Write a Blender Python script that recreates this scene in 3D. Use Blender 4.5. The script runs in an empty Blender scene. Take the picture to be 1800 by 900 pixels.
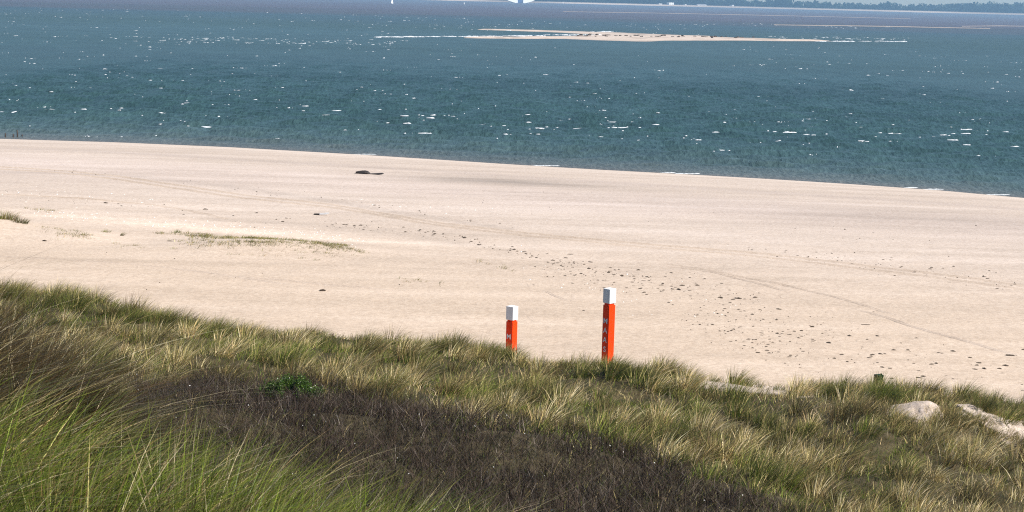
import bpy, bmesh, math, random
import numpy as np
from mathutils import Vector, Matrix, Euler

random.seed(7)
rng = np.random.default_rng(11)
S = bpy.context.scene
COL = S.collection
R = math.radians

# ------------------------------------------------------------------ camera
F = 2855.0                       # focal length in pixels of the 1800 px wide photograph
CAM_Z = 14.0
PITCH, ROLL = math.atan((450 + 6.5) / F), math.atan(0.025)
cam_data = bpy.data.cameras.new("camera")
cam_data.sensor_width = 36.0
cam_data.lens = 36.0 * F / 1800.0
cam_data.clip_start = 0.1
cam_data.clip_end = 40000.0
cam_data.dof.use_dof = True
cam_data.dof.focus_distance = 60.0
cam_data.dof.aperture_fstop = 24.0
cam = bpy.data.objects.new("camera", cam_data)
COL.objects.link(cam)
cam.location = (0, 0, CAM_Z)
CAM_R = Matrix.Rotation(math.pi / 2 - PITCH, 3, 'X') @ Matrix.Rotation(ROLL, 3, 'Z')
cam.rotation_euler = CAM_R.to_euler()
S.camera = cam

# ------------------------------------------------------------------ light
SUN_AZ, SUN_EL = R(108), R(43)    # azimuth clockwise from the view direction
W = bpy.data.worlds.new("World")
S.world = W
W.use_nodes = True
nt = W.node_tree
bg = nt.nodes["Background"]
sky = nt.nodes.new("ShaderNodeTexSky")
sky.sky_type = 'NISHITA'
sky.sun_disc = False
sky.sun_elevation = SUN_EL
sky.sun_rotation = SUN_AZ
sky.air_density = 1.0
sky.dust_density = 0.25
sky.ozone_density = 4.0
nt.links.new(sky.outputs[0], bg.inputs[0])
bg.inputs[1].default_value = 0.074
sun_data = bpy.data.lights.new("sun", 'SUN')
sun_data.energy = 5.0
sun_data.angle = R(0.5)
sun_data.color = (1.0, 0.955, 0.88)
sun = bpy.data.objects.new("sun", sun_data)
COL.objects.link(sun)
sd = Vector((math.sin(SUN_AZ) * math.cos(SUN_EL), math.cos(SUN_AZ) * math.cos(SUN_EL), math.sin(SUN_EL)))
sun.rotation_euler = sd.to_track_quat('Z', 'Y').to_euler()
S.view_settings.view_transform = 'Standard'
S.view_settings.look = 'None'
S.view_settings.exposure = 0.61
S.view_settings.gamma = 1.0
S.view_settings.use_curve_mapping = False
S.cycles.use_denoising = False
S.cycles.filter_width = 1.15
S.cycles.max_bounces = 6
S.cycles.transparent_max_bounces = 8
S.cycles.volume_bounces = 0

# ------------------------------------------------------------------ helpers
CR = np.array(CAM_R)


def ray(px, py):
    d = np.array([(px - 900) / F, -(py - 450) / F, -1.0])
    return CR @ d


def hit(px, py, z=0.0):
    """point of the horizontal plane at height z that stands there in the photograph"""
    d = ray(px, py)
    t = (z - CAM_Z) / d[2]
    return np.array([d[0] * t, d[1] * t, z])


def at(px, py, y):
    d = ray(px, py)
    t = y / d[1]
    return np.array([d[0] * t, y, CAM_Z + d[2] * t])


def project(P):
    L = (np.asarray(P) - np.array([0, 0, CAM_Z])) @ CR
    w = np.where(-L[..., 2] < 0.05, 0.05, -L[..., 2])
    return 900 + F * L[..., 0] / w, 450 - F * L[..., 1] / w


def in_poly(x, y, poly):
    x, y = np.asarray(x), np.asarray(y)
    r = np.zeros(x.shape, bool)
    n = len(poly)
    for i in range(n):
        (x0, y0), (x1, y1) = poly[i], poly[(i + 1) % n]
        c = ((y0 > y) != (y1 > y)) & (x < (x1 - x0) * (y - y0) / (y1 - y0 + 1e-12) + x0)
        r ^= c
    return r


def vnoise(x, y, seed=0):
    xi, yi = np.floor(x).astype(np.int64), np.floor(y).astype(np.int64)
    fx, fy = x - xi, y - yi
    fx, fy = fx * fx * (3 - 2 * fx), fy * fy * (3 - 2 * fy)

    def h(a, b):
        n = (a * 374761393 + b * 668265263 + seed * 974634777) & 0x7fffffff
        n = ((n ^ (n >> 13)) * 1274126177) & 0x7fffffff
        return ((n ^ (n >> 16)) & 0xffff) / 65535.0
    return (h(xi, yi) * (1 - fx) + h(xi + 1, yi) * fx) * (1 - fy) + (h(xi, yi + 1) * (1 - fx) + h(xi + 1, yi + 1) * fx) * fy


def fbm(x, y, seed=0, o=4):
    s, a, t = 0, 1.0, 0
    for k in range(o):
        s = s + a * vnoise(x * 2 ** k, y * 2 ** k, seed + k)
        t += a
        a *= .5
    return s / t


def smooth(e0, e1, x):
    t = np.clip((x - e0) / (e1 - e0), 0, 1)
    return t * t * (3 - 2 * t)


def tag(o, label=None, cat=None, group=None, kind=None):
    if label: o['label'] = label
    if cat: o['category'] = cat
    if group: o['group'] = group
    if kind: o['kind'] = kind
    return o


def link(name, me, mat=None, parent=None):
    o = bpy.data.objects.new(name, me)
    COL.objects.link(o)
    if mat is not None and not me.materials: me.materials.append(mat)
    if parent is not None: o.parent = parent
    return o


def empty(name, loc, rz=0.0):
    o = bpy.data.objects.new(name, None)
    COL.objects.link(o)
    o.location = loc
    o.rotation_euler = (0, 0, rz)
    return o


def mesh_np(name, V, quads=None, tris=None, smooth_=False, attrs=None):
    """mesh from numpy arrays; attrs: name -> per-vertex (n,) or (n,3)"""
    me = bpy.data.meshes.new(name)
    V = np.ascontiguousarray(V, np.float32)
    nq = 0 if quads is None else len(quads)
    ntr = 0 if tris is None else len(tris)
    me.vertices.add(len(V))
    me.vertices.foreach_set("co", V.ravel())
    li = []
    if nq: li.append(np.asarray(quads, np.int32).ravel())
    if ntr: li.append(np.asarray(tris, np.int32).ravel())
    li = np.concatenate(li)
    me.loops.add(len(li))
    me.loops.foreach_set("vertex_index", li)
    me.polygons.add(nq + ntr)
    st = np.concatenate([np.arange(nq) * 4, nq * 4 + np.arange(ntr) * 3]).astype(np.int32)
    me.polygons.foreach_set("loop_start", st)
    try:
        me.polygons.foreach_set("loop_total", np.concatenate([np.full(nq, 4), np.full(ntr, 3)]).astype(np.int32))
    except Exception:
        pass
    if smooth_:
        me.polygons.foreach_set("use_smooth", np.ones(nq + ntr, bool))
    me.update(calc_edges=True)
    for k, a in (attrs or {}).items():
        a = np.asarray(a, np.float32)
        if a.ndim == 1:
            at_ = me.attributes.new(k, 'FLOAT', 'POINT')
            at_.data.foreach_set("value", a)
        else:
            at_ = me.attributes.new(k, 'FLOAT_COLOR', 'POINT')
            at_.data.foreach_set("color", np.concatenate([a, np.ones((len(a), 1), np.float32)], 1).ravel())
    return me


def grid_quads(nx, ny):
    i = np.arange(nx * ny).reshape(ny, nx)
    return np.stack([i[:-1, :-1], i[:-1, 1:], i[1:, 1:], i[1:, :-1]], -1).reshape(-1, 4)


class MB:
    """collects boxes, prisms and lofts into one mesh"""
    def __init__(s): s.v, s.f = [], []

    def add(s, V, Fc):
        b = len(s.v)
        s.v += [tuple(map(float, p)) for p in V]
        s.f += [tuple(b + i for i in f) for f in Fc]

    def box(s, c, h, rz=0.0, taper=1.0):
        V = []
        for z in (-1, 1):
            k = taper if z > 0 else 1.0
            for x, y in ((-1, -1), (1, -1), (1, 1), (-1, 1)):
                X, Y = x * h[0] * k, y * h[1] * k
                V.append((c[0] + X * math.cos(rz) - Y * math.sin(rz), c[1] + X * math.sin(rz) + Y * math.cos(rz), c[2] + z * h[2]))
        s.add(V, [(0, 3, 2, 1), (4, 5, 6, 7), (0, 1, 5, 4), (1, 2, 6, 5), (2, 3, 7, 6), (3, 0, 4, 7)])

    def loft(s, rings, cap=True):
        n = len(rings[0])
        V = [p for r in rings for p in r]
        Fc = []
        for k in range(len(rings) - 1):
            for i in range(n):
                j = (i + 1) % n
                Fc.append((k * n + i, k * n + j, (k + 1) * n + j, (k + 1) * n + i))
        if cap:
            Fc.append(tuple(range(n))[::-1])
            Fc.append(tuple((len(rings) - 1) * n + i for i in range(n)))
        s.add(V, Fc)

    def tube(s, pts, rad, n=6):
        pts = [Vector(p) for p in pts]
        rings = []
        for i, p in enumerate(pts):
            d = (pts[min(i + 1, len(pts) - 1)] - pts[max(i - 1, 0)]).normalized()
            a = d.orthogonal().normalized()
            b = d.cross(a)
            r = rad[i] if hasattr(rad, '__len__') else rad
            rings.append([p + a * r * math.cos(2 * math.pi * k / n) + b * r * math.sin(2 * math.pi * k / n) for k in range(n)])
        s.loft(rings)

    def mesh(s, name, smooth_=False, bevel=0.0):
        me = bpy.data.meshes.new(name)
        me.from_pydata(s.v, [], s.f)
        if bevel or True:
            bm = bmesh.new()
            bm.from_mesh(me)
            if bevel:
                bmesh.ops.bevel(bm, geom=list(bm.edges), offset=bevel, segments=2, affect='EDGES', profile=0.6)
            bmesh.ops.recalc_face_normals(bm, faces=bm.faces)
            bm.to_mesh(me)
            bm.free()
        if smooth_:
            me.polygons.foreach_set("use_smooth", np.ones(len(me.polygons), bool))
        me.update()
        return me


# ------------------------------------------------------------------ materials
def new_mat(name):
    m = bpy.data.materials.new(name)
    m.use_nodes = True
    n = m.node_tree.nodes
    p = n["Principled BSDF"]
    return m, m.node_tree, n, p


def N(nt_, typ, **kw):
    n = nt_.nodes.new(typ)
    for k, v in kw.items():
        if k.startswith('i_'):
            key = k[2:]
            n.inputs[int(key) if key.isdigit() else key.replace('_', ' ')].default_value = v
        else:
            setattr(n, k, v)
    return n


def ramp(nt_, stops, fac):
    r = nt_.nodes.new("ShaderNodeValToRGB")
    e = r.color_ramp.elements
    while len(e) < len(stops): e.new(0.5)
    for i, (p, c) in enumerate(stops):
        e[i].position = p
        e[i].color = (*c, 1) if len(c) == 3 else c
    nt_.links.new(fac, r.inputs[0])
    return r


def mixc(nt_, fac, a, b, mode='MIX'):
    m = nt_.nodes.new("ShaderNodeMix")
    m.data_type = 'RGBA'
    m.blend_type = mode
    for v, k in ((fac, 0), (a, 6), (b, 7)):
        if hasattr(v, 'links'): nt_.links.new(v, m.inputs[k])
        elif isinstance(v, tuple): m.inputs[k].default_value = (*v, 1)
        else: m.inputs[k].default_value = v
    return m.outputs[2]


def simple_mat(name, col, rough=0.6, var=0.15, scale=8.0, spec=0.3, bump=0.1):
    m, t, n, p = new_mat(name)
    tc = N(t, "ShaderNodeTexCoord")
    no = N(t, "ShaderNodeTexNoise", i_Scale=scale, i_Detail=5.0)
    t.links.new(tc.outputs['Object'], no.inputs['Vector'])
    c = mixc(t, no.outputs[0], tuple(x * (1 - var) for x in col), tuple(min(1, x * (1 + var)) for x in col))
    t.links.new(c, p.inputs['Base Color'])
    p.inputs['Roughness'].default_value = rough
    p.inputs['Specular IOR Level'].default_value = spec
    b = N(t, "ShaderNodeBump", i_Strength=bump, i_Distance=0.02)
    t.links.new(no.outputs[0], b.inputs['Height'])
    t.links.new(b.outputs[0], p.inputs['Normal'])
    return m


def blade_mat(name, trans=0.3, rough=0.45, spec=0.35, attr='tint'):
    m, t, n, p = new_mat(name)
    a = N(t, "ShaderNodeAttribute", attribute_name=attr)
    t.links.new(a.outputs['Color'], p.inputs['Base Color'])
    p.inputs['Roughness'].default_value = rough
    p.inputs['Specular IOR Level'].default_value = spec
    tr = N(t, "ShaderNodeBsdfTranslucent")
    t.links.new(a.outputs['Color'], tr.inputs[0])
    mx = N(t, "ShaderNodeMixShader", i_0=trans)
    t.links.new(p.outputs[0], mx.inputs[1])
    t.links.new(tr.outputs[0], mx.inputs[2])
    t.links.new(mx.outputs[0], n["Material Output"].inputs[0])
    return m


M_GRASS = blade_mat("grass_blades", 0.14, 0.5, 0.10)
M_NEAR = blade_mat("long_blades", 0.2, 0.35, 0.12)
M_TWIG = blade_mat("twigs", 0.0, 0.6, 0.12)


def sand_material(name, tint_attr=True):
    m, t, n, p = new_mat(name)
    geo = N(t, "ShaderNodeNewGeometry")
    mp = N(t, "ShaderNodeMapping")
    mp.inputs['Scale'].default_value = (0.05, 0.42, 0.4)
    mp.inputs['Rotation'].default_value = (0, 0, R(10))
    t.links.new(geo.outputs['Position'], mp.inputs['Vector'])
    n1 = N(t, "ShaderNodeTexNoise", i_Scale=1.0, i_Detail=6.0, i_Roughness=0.62)
    t.links.new(mp.outputs[0], n1.inputs['Vector'])
    streak = ramp(t, [(0.30, (0.40, 0.318, 0.255)), (0.5, (0.515, 0.415, 0.34)), (0.68, (0.61, 0.505, 0.43))], n1.outputs[0])
    n2 = N(t, "ShaderNodeTexNoise", i_Scale=5.0, i_Detail=8.0, i_Roughness=0.7)
    t.links.new(geo.outputs['Position'], n2.inputs['Vector'])
    c = mixc(t, 0.42, streak.outputs[0], ramp(t, [(0.3, (0.27, 0.21, 0.16)), (0.52, (0.52, 0.43, 0.36)), (0.75, (0.74, 0.66, 0.58))], n2.outputs[0]).outputs[0])
    if tint_attr:
        a = N(t, "ShaderNodeAttribute", attribute_name="tint")
        c = mixc(t, 1.0, c, a.outputs['Color'], 'MULTIPLY')
    t.links.new(c, p.inputs['Base Color'])
    p.inputs['Roughness'].default_value = 0.9
    p.inputs['Specular IOR Level'].default_value = 0.15
    b = N(t, "ShaderNodeBump", i_Strength=0.5, i_Distance=0.06)
    t.links.new(n2.outputs[0], b.inputs['Height'])
    t.links.new(b.outputs[0], p.inputs['Normal'])
    return m


M_SAND = sand_material("beach_sand")

# ------------------------------------------------------------------ beach
shore_px = [(-500, 238), (-200, 240), (0, 244), (200, 250), (400, 258.5), (620, 271), (800, 282.5), (900, 289), (1050, 298), (1200, 306), (1350, 314.5), (1500, 324), (1650, 334.5), (1800, 348), (2000, 366), (2300, 395)]
shore_w = np.array([hit(px, py, 0.0)[:2] for px, py in shore_px])


def shore_y(x):
    y = np.interp(x, shore_w[:, 0], shore_w[:, 1])
    y = np.where(x < shore_w[0, 0], shore_w[0, 1] + (x - shore_w[0, 0]) * -0.12, y)
    return np.where(x > shore_w[-1, 0], shore_w[-1, 1] + (x - shore_w[-1, 0]) * -0.3, y)


mound = hit(455, 432, 1.7)
mound2 = hit(-40, 400, 1.7)
mound3 = hit(130, 412, 1.7)


def beach_base(x, y):
    s = shore_y(x) - y
    z = np.where(s > 0, 0.75 * (1 - np.exp(-np.maximum(s, 0) / 9.0)) + 0.0125 * np.maximum(s, 0), 0.09 * np.maximum(s, -40) + 0.0)
    for (c, sx, sy, h) in ((mound, 4.2, 2.2, .45), (mound2, 3.0, 3.0, .6), (mound3, 2.2, 2.0, .25)):
        z = z + h * np.exp(-((x - c[0]) / sx) ** 2 - ((y - c[1]) / sy) ** 2)
    return z


tracks_px = [
    ([(889, 478), (895, 502), (906, 520), (920, 546), (936, 564), (952, 574), (985, 583)], .14, .6),
    ([(926, 484), (930, 498), (936, 511), (950, 528), (972, 548), (1000, 568), (1040, 582)], .14, .5),
    ([(940, 500), (965, 514), (996, 528), (1022, 540)], .13, .8),
    ([(860, 468), (880, 476), (900, 484), (940, 500)], .13, .6),
    ([(985, 505), (1010, 518), (1035, 528)], .13, .6),
    ([(1100, 455), (1150, 461), (1250, 475), (1350, 500), (1450, 527), (1550, 555), (1650, 588), (1750, 618), (1850, 650)], .17, 1.0),
    ([(1120, 453), (1200, 463), (1300, 482), (1400, 503), (1500, 529), (1600, 562), (1700, 600), (1800, 636)], .17, .9),
    ([(-100, 285), (60, 293), (180, 304), (300, 322), (450, 344), (600, 362), (750, 381), (900, 400), (1100, 420), (1350, 440), (1600, 470), (1850, 503)], .32, 1.5),
    ([(-100, 290), (60, 298), (180, 310), (300, 328), (450, 350), (600, 367), (750, 386), (900, 405), (1100, 425), (1350, 446), (1600, 477), (1850, 510)], .32, 1.4),
    ([(-50, 340), (150, 352), (300, 366), (420, 384)], .28, 1.1),
    ([(300, 480), (450, 490), (600, 503), (760, 519), (900, 540)], .18, 1.0),
    ([(-50, 449), (150, 461), (320, 475), (520, 503), (700, 525), (840, 540)], .18, .9),
    ([(0, 462), (180, 476), (380, 500), (560, 522)], .14, .5),
    ([(620, 536), (760, 548), (900, 560), (1060, 572)], .12, .5),
    ([(1020, 585), (1180, 598), (1320, 612), (1430, 640)], .12, .6),
    ([(1400, 648), (1440, 640), (1480, 641), (1500, 650), (1470, 662)], .12, .7),
    ([(700, 470), (820, 478), (900, 486)], .14, .5),
]
TR = []
for pts, wdt, k in tracks_px:
    P = np.array([hit(px, py, 1.6 if py > 380 else 1.3)[:2] for px, py in pts])
    # resample smoothly (Catmull-Rom)
    Q = []
    PP = np.vstack([2 * P[0] - P[1], P, 2 * P[-1] - P[-2]])
    for i in range(1, len(PP) - 2):
        for u in np.linspace(0, 1, 7)[:-1]:
            p0, p1, p2, p3 = PP[i - 1], PP[i], PP[i + 1], PP[i + 2]
            Q.append(.5 * (2 * p1 + (p2 - p0) * u + (2 * p0 - 5 * p1 + 4 * p2 - p3) * u * u + (3 * p1 - p0 - 3 * p2 + p3) * u ** 3))
    Q.append(P[-1])
    TR.append((np.array(Q), wdt, k))


bx = np.concatenate([np.linspace(-400, -60, 40)[:-1], np.linspace(-60, -46, 30)[:-1], np.arange(-46, 44, 0.3), np.linspace(44, 60, 30)[1:], np.linspace(60, 400, 40)[1:]])
by = np.concatenate([np.linspace(-60, 44, 40)[:-1], np.arange(44, 96, 0.24), np.arange(96, 160, 0.42), np.linspace(160, 230, 30)])
BX, BY = np.meshgrid(bx, by)
X, Y = BX.ravel(), BY.ravel()
Sd = shore_y(X) - Y
Z = beach_base(X, Y)
amp = smooth(2, 14, Sd)
Z += amp * (0.10 * (fbm(X / 9, Y / 5, 3) - .5) + 0.05 * (fbm(X / 1.6, Y / 1.2, 5, 3) - .5) + 0.03 * (vnoise(X / .45, Y / .45, 9) - .5) * smooth(20, 50, Sd))
# wind-blown sand has its own colours: pale dry band at the top of the swash, grey-brown damp band, warm dry sand near the dunes
Xs = X
u = Sd + 3.5 * (fbm(X / 22, Y / 6, 21) - .5)
T = np.ones((len(X), 3))


def band(c, w, col, k):
    g = (k * np.exp(-((u - c) / w) ** 2))[:, None]
    T[:] = T * (1 - g) + g * np.array(col)


T *= np.array([1.0, 1.0, 1.0])
band(3.5, 3.5, (1.10, 1.12, 1.13), .9)
band(11, 4.0, (.95, .95, .95), .7)
band(17, 1.3, (.86, .86, .88), .8 * 1)
band(30, 8, (1.05, 1.05, 1.09), .8)
near = smooth(40, 75, Sd)[:, None]
T = T * (1 - near) + near * T * np.array([1.02, .98, .905])
# damp patch right of the log and at the right shore
for (px, py, sx, sy, k) in ((850, 315, 5.5, 2.2, .34), (960, 322, 7, 1.8, .22), (1700, 390, 14, 5.0, .13), (1350, 365, 16, 4, .06), (1100, 345, 12, 4, .06)):
    c = hit(px, py, 1.0)
    g = k * np.exp(-((X - c[0]) / sx) ** 2 - ((Y - c[1] + .10 * (X - c[0])) / sy) ** 2) * (.6 + .8 * fbm(X / 5, Y / 1.5, 33))
    T *= (1 - g)[:, None]
# pale shell streak behind the low mound
for (px, py, sx, sy, k) in ((300, 392, 12, 1.0, .16), (520, 412, 10, 1.0, .16), (80, 372, 10, .9, .12), (330, 382, 9, .8, .10), (180, 345, 14, 1.0, .08)):
    c = hit(px, py, 1.6)
    g = k * np.exp(-((X - c[0]) / sx) ** 2 - ((Y - c[1] + .28 * (X - c[0])) / sy) ** 2)
    T *= (1 + g * (.5 + fbm(X / 2, Y / .6, 35)))[:, None]
# coarse darker strand line sand
for pts, wd, k in (([(-60, 296), (100, 300), (250, 306), (400, 322), (520, 340), (640, 360), (760, 380), (900, 402)], .9, .13), ([(350, 385), (560, 398), (700, 412), (820, 430), (900, 446)], 1.1, .10)):
    P = np.array([hit(a, b, 1.4)[:2] for a, b in pts])
    yy = np.interp(X, P[:, 0], P[:, 1], left=-999, right=-999)
    g = k * np.exp(-((Y - yy) / wd) ** 2) * (.4 + 1.2 * fbm(X / .8, Y / .5, 41, 3))
    T *= (1 - g)[:, None]
wet = smooth(1.0, .05, Sd + .6 * (fbm(X / 3, Y / 3, 51) - .5))[:, None]
T = T * (1 - wet) + wet * np.array([.50, .46, .45])
beach = link("beach", mesh_np("beach", np.stack([X, Y, Z], 1), grid_quads(len(bx), len(by)), smooth_=True, attrs={'tint': T}), M_SAND)
tag(beach, "broad pale sand beach with tyre tracks and strand lines", kind='structure')


def beach_z(x, y):
    x, y = np.atleast_1d(np.asarray(x, float)), np.atleast_1d(np.asarray(y, float))
    Sd_ = shore_y(x) - y
    z = beach_base(x, y)
    z += smooth(2, 14, Sd_) * (0.10 * (fbm(x / 9, y / 5, 3) - .5) + 0.05 * (fbm(x / 1.6, y / 1.2, 5, 3) - .5))
    return z


BZG = Z.reshape(len(by), len(bx))


def beach_surface(x, y):
    """height of the beach mesh itself"""
    i = np.clip(np.searchsorted(bx, x) - 1, 0, len(bx) - 2)
    j = np.clip(np.searchsorted(by, y) - 1, 0, len(by) - 2)
    a, b = (x - bx[i]) / (bx[i + 1] - bx[i]), (y - by[j]) / (by[j + 1] - by[j])
    return (BZG[j, i] * (1 - a) + BZG[j, i + 1] * a) * (1 - b) + (BZG[j + 1, i] * (1 - a) + BZG[j + 1, i + 1] * a) * b


for Q, wdt, kk in TR:
    seg = np.hypot(*np.diff(Q, axis=0).T)
    cum = np.concatenate([[0], np.cumsum(seg)])
    tt = np.arange(0, cum[-1], .22)
    cx_, cy_ = np.interp(tt, cum, Q[:, 0]), np.interp(tt, cum, Q[:, 1])
    tx, ty = np.gradient(cx_), np.gradient(cy_)
    tl = np.hypot(tx, ty) + 1e-9
    nx_, ny_ = -ty / tl, tx / tl
    ends = np.clip(np.minimum(tt, cum[-1] - tt) / 2.5, 0, 1)
    brk = .62 * np.clip(1.6 * vnoise(tt * .16, tt * 0 + kk * 7, 72) + .1, 0, 1.15) * ends * kk
    Vt, tn = [], []
    for off, hh, dk in ((-1.25, -.02, .0), (-.8, .034, .03), (-.5, .014, .1), (0, .004, .15), (.5, .014, .1), (.8, .034, .03), (1.25, -.02, 0)):
        ww = wdt * .72 * off * (1 + .25 * (vnoise(tt * .9, tt * 0 + off, 73) - .5))
        X_, Y_ = cx_ + nx_ * ww, cy_ + ny_ * ww
        hz_ = hh * brk * (.6 + .8 * vnoise(tt * 1.7, tt * 0 + off * 3, 74)) - .03 * (1 - np.clip(brk * 2, 0, 1))
        Vt.append(np.stack([X_, Y_, beach_surface(X_, Y_) + hz_ + .004], 1))
        tn.append(np.ones((len(tt), 3)) * (1 - dk * np.clip(brk, 0, 1))[:, None] * np.array([1, .97, .92]))
    o = link("tyre_track", mesh_np("tyre_track", np.concatenate(Vt), grid_quads(len(tt), 7), smooth_=True, attrs={'tint': np.concatenate(tn)}), M_SAND)
    tag(o, "wheel track pressed into the sand", kind='structure')


def on_beach(px, py):
    z = 1.3
    for _ in range(6):
        p = hit(px, py, z)
        z = float(beach_z(p[0], p[1])[0])
    return np.array([p[0], p[1], z])


# ------------------------------------------------------------------ dune
ctrl = [(-400, 515, 56), (-200, 513, 54), (0, 521, 53), (100, 529, 53), (200, 559, 52), (300, 577, 51), (400, 592, 50), (500, 605, 50), (700, 617, 49),
        (870, 630, 48), (1050, 650, 47.5), (1150, 660, 47), (1250, 664, 47), (1400, 686, 46.5), (1520, 688, 46), (1650, 704, 46), (1800, 726, 46), (2000, 765, 46), (2300, 800, 46),
        (900, 690, 42), (500, 650, 42), (200, 622, 43), (-100, 600, 44), (1300, 742, 40), (1700, 805, 38), (2100, 860, 38),
        (600, 720, 36), (900, 770, 34), (1200, 822, 32), (600, 800, 29), (900, 880, 27), (1200, 900, 28), (1500, 900, 32), (1800, 905, 34), (350, 700, 36), (700, 900, 26),
        (0, 722, 7.5), (-150, 688, 7.5), (0, 955, 5.6), (150, 850, 7.5), (200, 1060, 6), (390, 970, 7.8), (600, 1015, 8.2), (800, 1050, 8.6)]
cp = [at(*c) for c in ctrl]
for (px, py, d) in ctrl[:19]:
    p = at(px, py, d)
    cp.append(np.array([p[0] * (d + 3) / d, d + 3.0, 1.75]))
    cp.append(np.array([p[0] * (d + 8) / d, d + 8.0, 0.7]))
cp += [np.array(p, float) for p in [(0, 0, 12.25), (-4, 0, 12.5), (5, 0, 11.8), (0, -10, 12.6), (-12, -8, 12.9), (12, -8, 11.8), (0.3, 6, 11.35), (1, 12, 9.5), (0.5, 18, 7.7), (5, 12, 9.0), (10, 20, 5.9), (14, 10, 8.3), (-3.2, 13, 9.9),
                                    (-6, 18, 8.6), (-10, 12, 10.8), (-12, 22, 7.6), (-8, 27, 6.6), (-20, 32, 6.2), (18, 28, 4.0), (25, 15, 7.0), (-25, 15, 10.0), (-30, 40, 5.6), (28, 38, 3.0), (-30, 0, 12.5), (30, 0, 11.0)]]
cp = np.array(cp)


def tps(P, z, lam=0.15):
    n = len(P)
    d = np.hypot(P[:, None, 0] - P[None, :, 0], P[:, None, 1] - P[None, :, 1])
    K = np.where(d > 0, d * d * np.log(d + 1e-12), 0) + lam * np.eye(n)
    Q = np.concatenate([np.ones((n, 1)), P], 1)
    A = np.block([[K, Q], [Q.T, np.zeros((3, 3))]])
    return np.linalg.solve(A, np.concatenate([z, np.zeros(3)]))


tw = tps(cp[:, :2], cp[:, 2])


def dune_base(x, y):
    sh = x.shape
    x, y = x.ravel(), y.ravel()
    out = np.empty_like(x)
    for a in range(0, len(x), 20000):
        X_, Y_ = x[a:a + 20000], y[a:a + 20000]
        d2 = (X_[:, None] - cp[None, :, 0]) ** 2 + (Y_[:, None] - cp[None, :, 1]) ** 2
        out[a:a + 20000] = (.5 * d2 * np.log(d2 + 1e-12)) @ tw[:-3] + tw[-3] + tw[-2] * X_ + tw[-1] * Y_
    return out.reshape(sh)


def dune_fine(x, y):
    k = smooth(8, 20, y)
    return k * (0.8 * (fbm(x / 3.2, y / 2.6, 81, 3) - .5) + .16 * (vnoise(x / .9, y / .9, 85) - .5)) + (1 - k) * .12 * (fbm(x / 1.1, y / 1.1, 83, 2) - .5)


DX0, DX1, DY0, DY1, DST = -34.0, 34.0, -14.0, 66.0, 0.25
dx = np.arange(DX0, DX1 + .01, DST)
dy = np.arange(DY0, DY1 + .01, DST)
GX, GY = np.meshgrid(dx, dy)
GZ = dune_base(GX, GY) + dune_fine(GX, GY)


def dune_z(x, y):
    fx = np.clip((np.asarray(x) - DX0) / DST, 0, len(dx) - 1.001)
    fy = np.clip((np.asarray(y) - DY0) / DST, 0, len(dy) - 1.001)
    i, j = fx.astype(int), fy.astype(int)
    a, b = fx - i, fy - j
    return (GZ[j, i] * (1 - a) + GZ[j, i + 1] * a) * (1 - b) + (GZ[j + 1, i] * (1 - a) + GZ[j + 1, i + 1] * a) * b


def on_dune(px, py, y0=20.0, y1=60.0):
    for y in np.arange(y0, y1, .1):
        p = at(px, py, y)
        if p[2] <= float(dune_z(p[0], p[1])):
            return p
    return p


# zones, as outlines on the ground
BRUSH = [(240, 690), (330, 672), (430, 678), (560, 702), (720, 720), (880, 762), (1000, 782), (1090, 792), (1180, 828), (1300, 866), (1400, 915), (1500, 1100), (500, 1100), (560, 900), (250, 850)]
BARE = [[(1578, 712), (1655, 712), (1640, 762), (1560, 766)], [(1735, 738), (1795, 740), (1800, 782), (1738, 780)], [(1185, 648), (1420, 676), (1428, 698), (1330, 692), (1200, 676)], [(1690, 720), (1728, 722), (1732, 742), (1690, 740)]]


def brush_wob(x, y):
    return 44 * (fbm(x / 1.3, y / 1.3, 95) - .5)


def px_of(x, y):
    z = dune_z(x, y)
    return project(np.stack([x, y, z], -1))


Xd, Yd, Zd = GX.ravel(), GY.ravel(), GZ.ravel()
pxd, pyd = project(np.stack([Xd, Yd, Zd], 1))
far_ = Yd > 14
bare = np.zeros(len(Xd))
for poly in BARE: bare = np.maximum(bare, (in_poly(pxd, pyd, poly) & (Yd > 40)).astype(float))
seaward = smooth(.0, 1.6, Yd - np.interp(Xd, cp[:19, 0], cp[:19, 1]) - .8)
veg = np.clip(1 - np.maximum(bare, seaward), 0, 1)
M_DUNE = sand_material("dune_sand")
t_ = M_DUNE.node_tree
pb = t_.nodes["Principled BSDF"]
src = pb.inputs['Base Color'].links[0].from_socket
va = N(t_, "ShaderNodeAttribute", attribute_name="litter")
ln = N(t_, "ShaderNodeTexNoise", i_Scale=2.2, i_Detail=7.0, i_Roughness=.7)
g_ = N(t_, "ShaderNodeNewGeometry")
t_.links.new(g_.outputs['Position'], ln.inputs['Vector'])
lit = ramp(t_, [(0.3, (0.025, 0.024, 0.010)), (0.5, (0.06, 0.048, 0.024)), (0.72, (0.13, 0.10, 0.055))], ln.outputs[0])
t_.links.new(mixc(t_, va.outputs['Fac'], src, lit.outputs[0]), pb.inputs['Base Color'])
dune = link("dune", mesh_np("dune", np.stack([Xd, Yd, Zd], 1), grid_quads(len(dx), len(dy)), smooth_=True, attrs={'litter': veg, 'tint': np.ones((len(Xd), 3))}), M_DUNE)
tag(dune, "rolling dune ground under the grass", kind='structure')


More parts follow.
